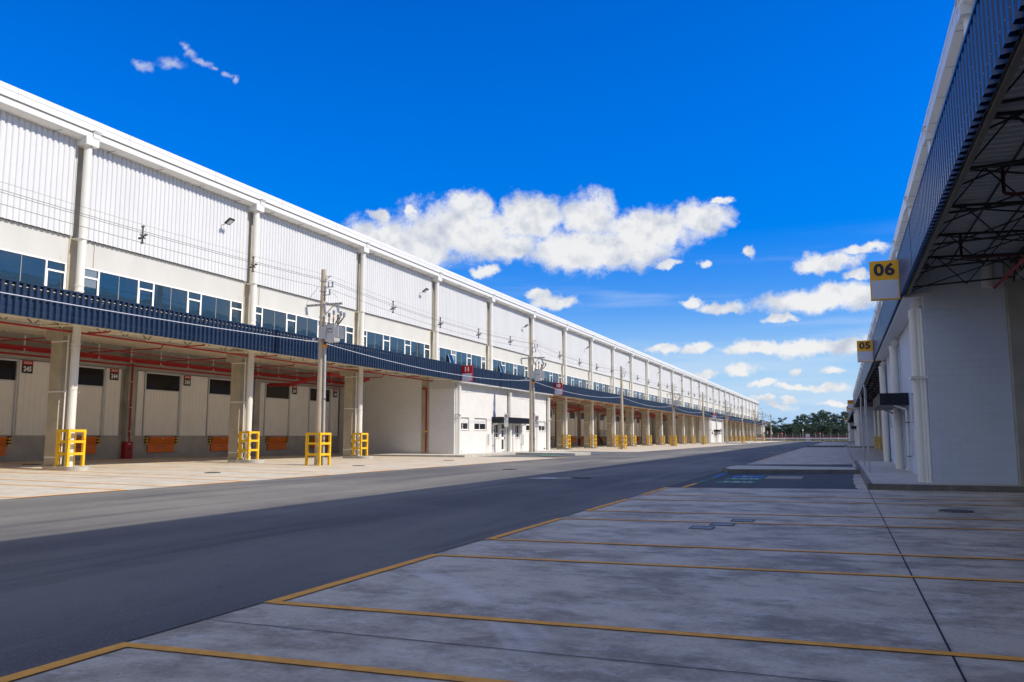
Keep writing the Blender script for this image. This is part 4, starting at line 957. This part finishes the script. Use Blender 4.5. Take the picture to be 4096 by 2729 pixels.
# ------------------------------------------------------------------ utility poles
def insulator(x, y, z, h=.24, r=.06, n=4):
    m = MB(); m.tube((x, y, z-.05), (x, y, z+h), r*.35, n=6)
    for k in range(n): zz = z+h*(k+.3)/n; m.tube((x, y, zz), (x, y, zz+h/n*.35), r, r*.65, n=10)
    return m
def pole(Y, kind, label, x=-23.35, zb=0., ht=9.5):
    """kind: 'trafo' crossarm, cutouts, transformer and conduit; 'plain' line brackets only; 'cross' bare crossarm"""
    t = thing('utility_pole', (x, Y, zb), label, 'utility pole', 'concrete utility poles along the sunny side')
    m = MB(); m.tube((x, Y, zb-.1), (x, Y, ht), .20, .115, n=18); m.build('pole', POLEC, t, smooth=False)
    m = MB(); m.path([(x+.1, Y, 9.15), (x+.1, Y, 9.22), (x+.46, Y, 9.24)], .022, m=STEEL, n=6); m.tube((x+.1, Y, 9.05), (x+.36, Y, 9.2), .015, n=5); m.build('line_bracket', STEEL, t)
    for xb_, zb_ in ((.60, 8.68), (.42, 8.30)): m = MB(); m.box(x+.08, x+xb_, Y-.03, Y+.03, zb_, zb_+.04); m.build('line_bracket', STEEL, t)
    for z in (9.0, 8.5, 7.2, 6.1): m = MB(); m.tube((x, Y, z), (x, Y, z+.04), .165, n=14); m.build('band_clamp', STEEL, t)
    for (dx, z) in ((.30, 8.72), (.54, 8.72), (.38, 8.34)): insulator(x+dx, Y, z, .24).build('insulator', CERAM, t)
    if kind in ('trafo', 'cross'):
        m = MB(); m.box(x-.82, x+1.25, Y-.13-.09, Y-.13, 7.76, 7.86)
        for k in range(9): m.box(x-.75+k*.23, x-.63+k*.23, Y-.226, Y-.219, 7.79, 7.83, DSTEEL)
        m.tube((x+.1, Y-.16, 7.15), (x+.75, Y-.16, 7.76), .025, n=5); m.build('crossarm', STEEL, t)
        for dx in (-.78, .28, 1.05):
            m = MB(); m.tube((x+dx, Y-.24, 7.72), (x+dx+.05, Y-.24, 7.36), .045, n=8, m=CERAM); m.tube((x+dx-.09, Y-.24, 7.72), (x+dx-.02, Y-.24, 7.34), .014, n=5, m=STEEL)
            m.box(x+dx-.1, x+dx+.06, Y-.26, Y-.22, 7.70, 7.73, STEEL); m.build('fuse_cutout', CERAM, t)
    if kind == 'trafo':
        m = MB(); cx_, cy_ = x+.62, Y-.02
        pts = [(cx_+.28*math.cos(a_), cy_+.30*math.sin(a_)) for a_ in [2*math.pi*k/16 for k in range(16)]]
        m.box(cx_-.26, cx_+.27, cy_-.24, cy_+.24, 6.02, 6.78); m.prism([(cx_-.25, cy_-.20), (cx_, cy_-.27), (cx_+.25, cy_-.20), (cx_+.25, cy_+.2), (cx_, cy_+.27), (cx_-.25, cy_+.2)], 5.97, 6.80)
        m.box(cx_-.30, cx_+.31, cy_-.28, cy_+.28, 6.78, 6.81); m.box(x+.12, cx_-.2, Y-.1, Y+.1, 6.25, 6.31, STEEL); m.box(x+.12, cx_-.2, Y-.1, Y+.1, 6.6, 6.66, STEEL)
        to = m.build('transformer', TRAF, t)
        m = MB()
        for k in range(11): m.box(cx_-.60+k*.040, cx_-.588+k*.040, cy_-.30, cy_-.02, 6.12, 6.72); 
        m.box(cx_-.6, cx_-.18, cy_-.29, cy_-.28, 6.12, 6.70); m.build('cooling_fins', TRAF, to); m = MB()
        for k in range(5): m.box(cx_+.30, cx_+.52, cy_-.24+k*.11, cy_-.225+k*.11, 6.14, 6.70)
        m.box(cx_+.29, cx_+.52, cy_-.25, cy_-.24, 6.14, 6.70); m.build('cooling_fins', TRAF, to)
        m = MB(); m.box(cx_-.13, cx_+.20, cy_-.285, cy_-.27, 6.42, 6.45); m.build('nameplate', DSTEEL, to)
        if Y < 40: text('ITAIPU', .10, LET_D, to, origin=(cx_+.02, cy_-.282, 6.58), bold=.01)
        for (dx, tilt, h) in ((-.22, .0, .42), (.02, .03, .52), (.12, .18, .30), (.24, .22, .45), (.30, .35, .38)):
            m = MB(); a_ = Vector((cx_+dx, cy_, 6.8)); b_ = a_+Vector((tilt, 0, h)); m.tube(a_, b_, .028, n=6, m=ORGC if h > .4 else BLACK)
            for k in range(4): c_ = a_.lerp(b_, .15+.17*k); d_ = a_.lerp(b_, .20+.17*k); m.tube(c_, d_, .055, .04, n=8, m=DSTEEL)
            m.tube(b_, b_+Vector((.0, 0, .20)), .062, n=8, m=CERAM); m.build('bushing', DSTEEL, to)
        m = MB()
        for (p0, p1, p2, p3) in (((x-.30, Y, 8.75), (x-.5, Y-.1, 8.4), (x-.95, Y-.2, 8.0), (x-.78, Y-.24, 7.72)), ((x+.42, Y, 8.45), (x+.85, Y-.1, 8.3), (x+1.1, Y-.2, 8.0), (x+1.0, Y-.24, 7.74)), ((x+.1, Y, 8.4), (x+.25, Y-.1, 8.2), (x+.33, Y-.2, 7.95), (x+.28, Y-.24, 7.74)),
                                 ((x-.76, Y-.24, 7.36), (x-.6, Y-.22, 7.05), (x-.1, Y-.2, 7.1), (x+.4, cy_, 6.9)), ((x+.33, Y-.24, 7.36), (x+.4, Y-.22, 7.2), (x+.7, Y-.2, 7.15), (x+.66, cy_, 6.95)), ((x+1.10, Y-.24, 7.36), (x+1.2, Y-.22, 7.3), (x+1.0, Y-.2, 7.1), (x+.86, cy_, 7.05))):
            pp = [Vector(p0)*(1-s)**3+Vector(p1)*3*s*(1-s)**2+Vector(p2)*3*s*s*(1-s)+Vector(p3)*s**3 for s in [k/8 for k in range(9)]]; m.path(pp, .011, n=5)
        m.build('jumper_wire', STEEL, t)
        m = MB(); m.tube((x+.29, Y-.03, zb), (x+.22, Y-.02, 5.72), .062, n=12)
        for z in (1.2, 3.2): m.tube((x+.28, Y-.03, z), (x+.28, Y-.03, z+.05), .068, n=12, m=DSTEEL)
        m.build('conduit', STEEL, t)
        m = MB(); m.tube((x+.22, Y-.03, 5.70), (x+.22, Y-.03, 5.86), .11, n=12, m=ORGC); m.tube((x+.15, Y-.05, 5.86), (x+.35, Y-.08, 5.98), .05, n=8, m=BLACK); m.build('conduit_head', ORGC, t)
        m = MB(); m.box(x-.95, x-.1, Y-.05, Y+.03, 6.06, 6.10, STEEL); m.box(x-.5, x-.38, Y-.08, Y+.04, 6.09, 6.20, SGN_W); m.build('service_bracket', STEEL, t)
    return t
PY = [33.1, 62.2, 91.9, 122.8, 151.8, 184.0, 215.5, 247.0, 274.0, 307.0]
kinds = ['trafo', 'trafo', 'plain', 'trafo', 'plain', 'trafo', 'plain', 'trafo', 'cross', 'cross']
plab = ['nearest utility pole, with grey transformer lettered on its tank and steel conduit', 'transformer pole standing on the kerbed island before the near office, no guard frame', 'bare utility pole with yellow guard frame just past the near office', 'transformer pole with guard frame in front of the middle docks', 'bare utility pole just before the second office',
        'transformer pole in front of sign 08', 'bare utility pole beyond sign 08', 'far transformer pole in front of the last docks', 'thin far utility pole near the last office', 'farthest utility pole, pale and alone against the trees']
for Y, k, lb in zip(PY, kinds, plab):
    zb = .15 if k == 'trafo' and (Y in (62.2, 184.0)) else (0 if Y < 300 else .16)
    pole(Y, k, lb, zb=zb, ht=9.55 if Y > 40 else 9.6)
for i, Y in enumerate(PY):
    if Y in (62.2, 184.0, 307.0): continue
    hh = 1.55; g_ = guard(-23.35-.42, -23.35+.42, Y-.50, Y+.40, gz(-23.35, Y), hh, 'yellow guard frame round the foot of the %s' % ('nearest utility pole' if i == 0 else ORD[i]+' utility pole'), 'yellow guard frames round the utility poles')

# ------------------------------------------------------------------ wires with spacers
def span(Y0, Y1, x, label, zs, sag):
    t = thing('power_line', (x, (Y0+Y1)/2, 8.7), label, 'power line', 'overhead power line spans')
    n = 14
    def pt(dx, z, s): return Vector((x+dx, Y0+(Y1-Y0)*s, z-4*sag*s*(1-s)))
    for (dx, z, r) in zs:
        m = MB(); m.path([pt(dx, z, k/n) for k in range(n+1)], r, n=5); m.build('wire', DSTEEL, t)
    for k in range(1, 5):
        s = k/5+.01; c = pt(.38, 8.78, s); m = MB()
        m.tube(c+Vector((0, 0, .42)), c+Vector((0, 0, -.18)), .032, n=6); m.tube(c+Vector((-.13, 0, .0)), c+Vector((.16, 0, .10)), .03, n=6); m.tube(c+Vector((-.12, 0, .14)), c+Vector((.13, 0, -.04)), .025, n=6)
        for dx, dz_ in ((-.13, 0), (.16, .10), (0, -.18), (0, .42)): m.tube(c+Vector((dx-.04, 0, dz_)), c+Vector((dx+.04, 0, dz_)), .045, n=6)
        m.build('spacer', DSTEEL, t)
lines = [(.46, 9.24, .005), (.30, 8.98, .009), (.54, 8.98, .009), (.38, 8.60, .009)]
YY = [3.4]+PY
for i in range(len(YY)-1):
    nm = 'near span of overhead wires running out of the left photo edge' if i == 0 else 'span of overhead wires between the %s and %s utility poles' % (ORD[i-1], ORD[i])
    span(YY[i], YY[i+1], -23.35, nm, lines, .42 if i else .30)
    m = MB(); n = 16; sg = .85 if i else .25
    za, zb = (5.98, 5.98)
    m.path([Vector((-23.50 if False else -23.62+.27, YY[i]+(YY[i+1]-YY[i])*k/n, za+(zb-za)*k/n-4*sg*(k/n)*(1-k/n)*(.6 if i else 1))) for k in range(n+1)], .014, n=6)
    tag(m.build('service_cable', SGN_W), 'white sagging cable '+('leaving the photo at the left edge' if i == 0 else 'between the %s and %s utility poles' % (ORD[i-1], ORD[i])), 'cable', 'white low cables between the poles')

# ------------------------------------------------------------------ small road signs
def ring(mb, c, r0, r1, m, nrm='y', n=20, off=0):
    for k in range(n):
        a0, a1 = 2*math.pi*k/n, 2*math.pi*(k+1)/n
        def q(r, a): return (c[0]+r*math.cos(a), c[1]+off, c[2]+r*math.sin(a)) if nrm == 'y' else (c[0]+off, c[1]+r*math.cos(a), c[2]+r*math.sin(a))
        mb.face([q(r0, a0), q(r1, a0), q(r1, a1), q(r0, a1)], m)
def park_sign(x, y, zb, zt, label, face, grp):
    """tall narrow parking plate; face 'y' towards the camera, 'x' edge-on"""
    t = thing('parking_sign', (x, y, zb), label, 'parking sign', grp); w = .17
    m = MB(); m.tube((x, y, zb), (x, y, zt-.1), .03, n=10); m.build('post', STEEL, t)
    m = MB(); a = zt-1.05
    if face == 'y': m.box(x-w, x+w, y-.045, y-.033, a+.25, zt); m.box(x-w, x+w, y-.044, y-.034, a, a+.235)
    else: m.box(x-.045, x-.033, y-w, y+w, a+.25, zt); m.box(x-.044, x-.034, y-w, y+w, a, a+.235)
    m.build('plate', ALU, t)
    m = MB(); cz = zt-.22
    if face == 'y':
        ring(m, (x, y-.047, cz), .115, .15, REDS); text('E', .22, LET_D, t, origin=(x, y-.048, cz), bold=.05)
        m.face([(x-.15, y-.047, a+.56), (x-.03, y-.047, a+.56), (x-.03, y-.047, a+.66), (x-.15, y-.047, a+.66)], PBLUE)
        for k in range(3): zz = a+.50-k*.07; m.face([(x-.12, y-.047, zz), (x+.12, y-.047, zz), (x+.12, y-.047, zz+.02), (x-.12, y-.047, zz+.02)], LET_D)
    else:
        ring(m, (x-.047, y, cz), .115, .15, REDS, nrm='x'); text('E', .22, LET_D, t, origin=(x-.048, y, cz), rx=(0, -1, 0), bold=.05)
        m.face([(x-.047, y-.15, a+.56), (x-.047, y-.03, a+.56), (x-.047, y-.03, a+.66), (x-.047, y-.15, a+.66)], PBLUE)
    m.build('emblem', REDS, t)
park_sign(-24.85, 60.5, .17, 3.25, 'tall parking sign by the door of the near sunny office', 'y', 'parking signs before the offices')
park_sign(-24.6, 66.9, .17, 3.25, 'tall parking sign beside the far window of the near sunny office', 'y', 'parking signs before the offices')
park_sign(.86, 31.6, .15, 3.25, 'nearer of two edge-on parking signs on the shaded sidewalk', 'x', 'edge-on parking signs on the shaded side')
park_sign(.87, 38.8, .15, 3.25, 'farther of two edge-on parking signs on the shaded sidewalk', 'x', 'edge-on parking signs on the shaded side')
park_sign(.95, 134.0, .15, 3.25, 'distant edge-on parking sign before the shaded office under sign 04', 'x', 'edge-on parking signs on the shaded side')
park_sign(-24.8, 186.5, .16, 3.25, 'distant parking sign before the second sunny office', 'y', 'parking signs before the offices')
park_sign(-24.6, 306.5, .16, 3.6, 'left one of two white parking signs by the last sunny office', 'y', 'parking signs before the offices')
park_sign(-23.2, 309.5, .16, 3.2, 'right one of two white parking signs by the last sunny office', 'y', 'parking signs before the offices')
def round_sign(x, y, z, label):
    t = thing('traffic_sign', (x, y, 0), label, 'traffic sign', 'round red traffic signs by the far fence')
    m = MB(); m.tube((x, y, -.1), (x, y, z), .045, n=8); m.build('post', SGN_W, t)
    m = MB(); m.tube((x, y-.05, z-.35), (x, y-.07, z-.35), .40, n=20, m=REDS); m.box(x-.28, x+.28, y-.085, y-.071, z-.42, z-.28, LET_W); m.build('disc', REDS, t)
round_sign(-19.0, 297.0, 2.9, 'round red no-entry sign left of the far cabinet')
round_sign(-6.7, 297.0, 2.95, 'round red sign right of the far cabinet')

# ------------------------------------------------------------------ far fence, barrier, cabinet
YF = 300.0
t = thing('fence', (-10, YF, 0), 'long fence with pale posts and dark mesh across the far end of the road', 'fence')
m = MB(); x = -45.0; k = 0
pp = None
while x < 75:
    q = MB(); q.box(x-.09, x+.09, YF-.09, YF+.09, -.1, 2.35); q.tube((x, YF, 2.35), (x, YF-.25, 2.7), .08, n=5)
    if pp is None: pp = q.build('post', POLEC, t); x0_ = x
    else: part_copy(pp, (x-x0_, 0, 0))
    x += 2.45
m.box(-45, 75, YF+.10, YF+.12, .85, 2.33); m.build('mesh', MESHF, t)
m = MB(); m.box(-45, 75, YF-.02, YF+.09, -.1, .55); m.build('low_wall', KERB, t)
t = thing('crash_barrier', (-10, 296.5, 0), 'long barrier with a red rail above a white rail before the far fence', 'crash barrier')
m = MB(); m.box(-45, 75, 296.4, 296.55, 1.20, 1.36); m.build('red_rail', mat('red_rail_paint', (.50, .03, .04), .5), t)
m = MB(); m.extr([(296.35, .70), (296.28, .78), (296.35, .86), (296.28, .94), (296.36, 1.0), (296.40, 1.0), (296.40, .70)], -45, 75, None, axis='x'); m.build('white_rail', SGN_W, t)
pp = None; x = -44.0
while x < 75:
    if pp is None: q = MB(); q.box(x-.08, x+.08, 296.41, 296.56, -.1, 1.19); pp = q.build('post', SGN_W, t); x0_ = x
    else: part_copy(pp, (x-x0_, 0, 0))
    x += 4.3
g = MB(); 
for k in range(2600):
    x = random.uniform(-45, 75); y = random.uniform(298.1, 299.8); h = random.uniform(.15, .55); a = random.uniform(0, 3.14); dx, dy = math.cos(a)*.16, math.sin(a)*.16
    g.face([(x-dx, y-dy, 0), (x+dx, y+dy, 0), (x+random.uniform(-.15, .15), y, h)])
tag(g.build('verge_grass', mat('verge_green', (.20, .20, .05), .9)), 'strip of dry yellow-green grass along the far fence', 'grass', kind='stuff')
t = thing('control_cabinet', (-10.9, 297.5, 0), 'pale grey control cabinet on the verge before the far fence', 'cabinet')
m = MB(); m.box(-11.4, -10.1, 297.2, 298.0, 0, 2.35); m.build('body', SGN_W, t)
m = MB()
for k in range(6): m.box(-11.3, -10.2, 297.17, 297.2, .4+k*.3, .45+k*.3)
m.build('louvre', STEEL, t); m = MB(); m.box(-11.55, -9.95, 297.1, 298.1, 2.35, 2.5); m.build('lid', mat('reddish_lid', (.45, .25, .2), .6), t)
t = thing('cctv_mast', (-12.2, 297.2, 0), 'stayed pole with a white dome, left of the far cabinet', 'mast')
m = MB(); m.tube((-12.2, 297.2, 0), (-12.2, 297.2, 3.5), .10, n=8); m.tube((-12.2, 297.2, 2.0), (-13.1, 297.2, 0.2), .03, n=4); m.tube((-12.2, 297.2, 2.0), (-11.4, 297.2, .2), .03, n=4); m.build('mast', STEEL, t)
m = MB(); m.tube((-12.2, 297.2, 3.5), (-12.2, 297.2, 3.75), .20, .24, n=10); m.tube((-12.2, 297.2, 3.75), (-12.2, 297.2, 4.0), .24, .08, n=10); m.build('dome', ALU, t)

# ------------------------------------------------------------------ trees beyond the fence
def leaf_cloud(mb, c, r, n, size, rnd, flat=.75):
    for _ in range(n):
        while True:
            v = Vector((rnd.uniform(-1, 1), rnd.uniform(-1, 1), rnd.uniform(-1, 1)))
            if .35 < v.length < 1: break
        p = Vector(c)+Vector((v.x*r[0], v.y*r[1], v.z*r[2]))
        a = Vector((rnd.gauss(0, 1), rnd.gauss(0, 1), rnd.gauss(0, 1))).normalized(); b = a.cross(Vector((rnd.gauss(0, 1), rnd.gauss(0, 1), rnd.gauss(0, 1)))).normalized()
        s = size*rnd.uniform(.6, 1.3); mb.face([tuple(p-a*s), tuple(p+b*s*.6), tuple(p+a*s), tuple(p-b*s*.6)])
def make_tree(kind, seed, leafm):
    """unit trees 10 m tall; 'gum' open-crowned with visible stems, 'bush' dense down to the ground, 'umbrella' flat crown"""
    rnd = random.Random(seed); tr = MB(); cr_ = MB(); H = 10.
    if kind == 'gum':
        top = Vector((rnd.uniform(-.3, .3), 0, H*.93)); tr.tube((0, 0, -.5), top*.55, .20, .13, n=7); tr.tube(top*.55, top, .13, .03, n=6)
        for k in range(15):
            z = H*(.30+.62*k/14); a = rnd.uniform(0, 6.28); ln = rnd.uniform(.7, 1.6)*(1.2-.6*k/14); base = top*(z/top.z*.93); e = base+Vector((math.cos(a)*ln, math.sin(a)*ln, rnd.uniform(.3, .9)))
            tr.tube(base, e, .05, .02, n=5); leaf_cloud(cr_, e, (rnd.uniform(.55, 1.0), rnd.uniform(.55, 1.0), rnd.uniform(.4, .75)), 95, .17, rnd)
        leaf_cloud(cr_, top, (.6, .6, .6), 80, .16, rnd)
    elif kind == 'umbrella':
        tr.tube((0, 0, -.5), (.2, 0, H*.7), .16, .10, n=7)
        for k in range(9):
            a = k*.7+rnd.random(); ln = rnd.uniform(.6, 2.0); e = Vector((.2+math.cos(a)*ln, math.sin(a)*ln, H*rnd.uniform(.78, .97))); tr.tube((.2, 0, H*rnd.uniform(.55, .7)), e, .06, .02, n=5)
            leaf_cloud(cr_, e, (rnd.uniform(.6, .95), .7, .28), 80, .15, rnd)
    else:
        tr.tube((0, 0, -.5), (0, 0, H*.6), .22, .1, n=7)
        for k in range(30):
            z = H*(.06+.84*rnd.random()); rr = 2.3*math.sqrt(max(.08, 1-(z/H)**2.2)); a = rnd.uniform(0, 6.28); q = rnd.uniform(.2, 1)*rr
            e = Vector((math.cos(a)*q, math.sin(a)*q, z)); tr.tube((0, 0, min(z*.7, H*.55)), e, .05, .02, n=4); leaf_cloud(cr_, e, (rnd.uniform(.7, 1.15), rnd.uniform(.7, 1.1), rnd.uniform(.6, 1.0)), 85, .19, rnd)
    t = thing('tree', (0, 0, 0), 'x', 'tree'); tr.build('trunk', BARK, t); cr_.build('crown', leafm, t); return t
protos = {'gum': [make_tree('gum', 11, LEAF), make_tree('gum', 12, LEAF), make_tree('gum', 13, LEAF2)], 'bush': [make_tree('bush', 21, LEAF), make_tree('bush', 22, LEAF2), make_tree('bush', 23, LEAF)], 'umbrella': [make_tree('umbrella', 31, LEAF)]}
used = {}
def put(kind, i, px, ytop, Y, wide, label, grp):
    """place by where it stands (column in the photo gives its bearing, Y its distance) and its measured height"""
    d = pix_dir(px, VY); X_ = d.x/d.y*Y; d2 = pix_dir(px, ytop); h = CAM_H+d2.z/d2.y*Y
    pr_ = protos[kind][i % len(protos[kind])]
    o = pr_ if id(pr_) not in used else copy_tree(pr_); used[id(pr_)] = 1
    o.location = (X_, Y, 0); s = h/10*1.03; o.scale = (s*wide, s*wide, s); o.rotation_euler = (0, 0, (px*1.7) % 6.28)
    o['label'] = label; o['category'] = 'tree'; o['group'] = grp
tall = [(3182,1678),(3196,1664),(3212,1656),(3224,1662),(3240,1672),(3252,1652),(3266,1660),(3280,1652),(3294,1640),(3302,1652),(3313,1648),(3327,1660),(3340,1655),(3354,1666),(3368,1662),(3382,1646),(3390,1650),(3402,1648),(3415,1655)]
for k, (px, yt) in enumerate(tall):
    o_ = ORD[k] if k else 'leftmost'
    put('gum', k, px, yt, 395+(k*37 % 22), 1.15, ('leftmost' if k == 0 else ORD[k]+' from the left') + ' of the tall feathery trees rising above the far wood', 'tall feathery trees at the back of the wood')
put('umbrella', 0, 3130, 1672, 380, 1.05, 'lone flat-topped tree standing above the wood left of the tall ones', 'flat-topped trees')
put('umbrella', 0, 3078, 1686, 382, 1.2, 'low flat-topped tree just right of the sunny warehouse end', 'flat-topped trees')
put('umbrella', 0, 3104, 1684, 384, 1.3, 'low flat-topped tree behind the farthest utility pole', 'flat-topped trees')
put('umbrella', 0, 3040, 1680, 384, 1.3, 'dark treetop half hidden by the sunny warehouse end', 'flat-topped trees')
n = 0
for row, (Y, y0, st) in enumerate(((352, 1703, 15), (372, 1694, 16))):
    px = 2985+row*7
    while px < 3450:
        put('bush', n+row, px, y0-(6*math.sin(px*.05)+4*math.sin(px*.17))-(4 if px > 3190 else 0), Y+(n*7 % 9), 1.25, '%s bushy tree from the left in the %s row of the far wood' % (ORD[int((px-2985)/st)] if px-2985 >= st else 'first', ['front', 'back'][row]), 'bushy trees of the far wood')
        px += st; n += 1
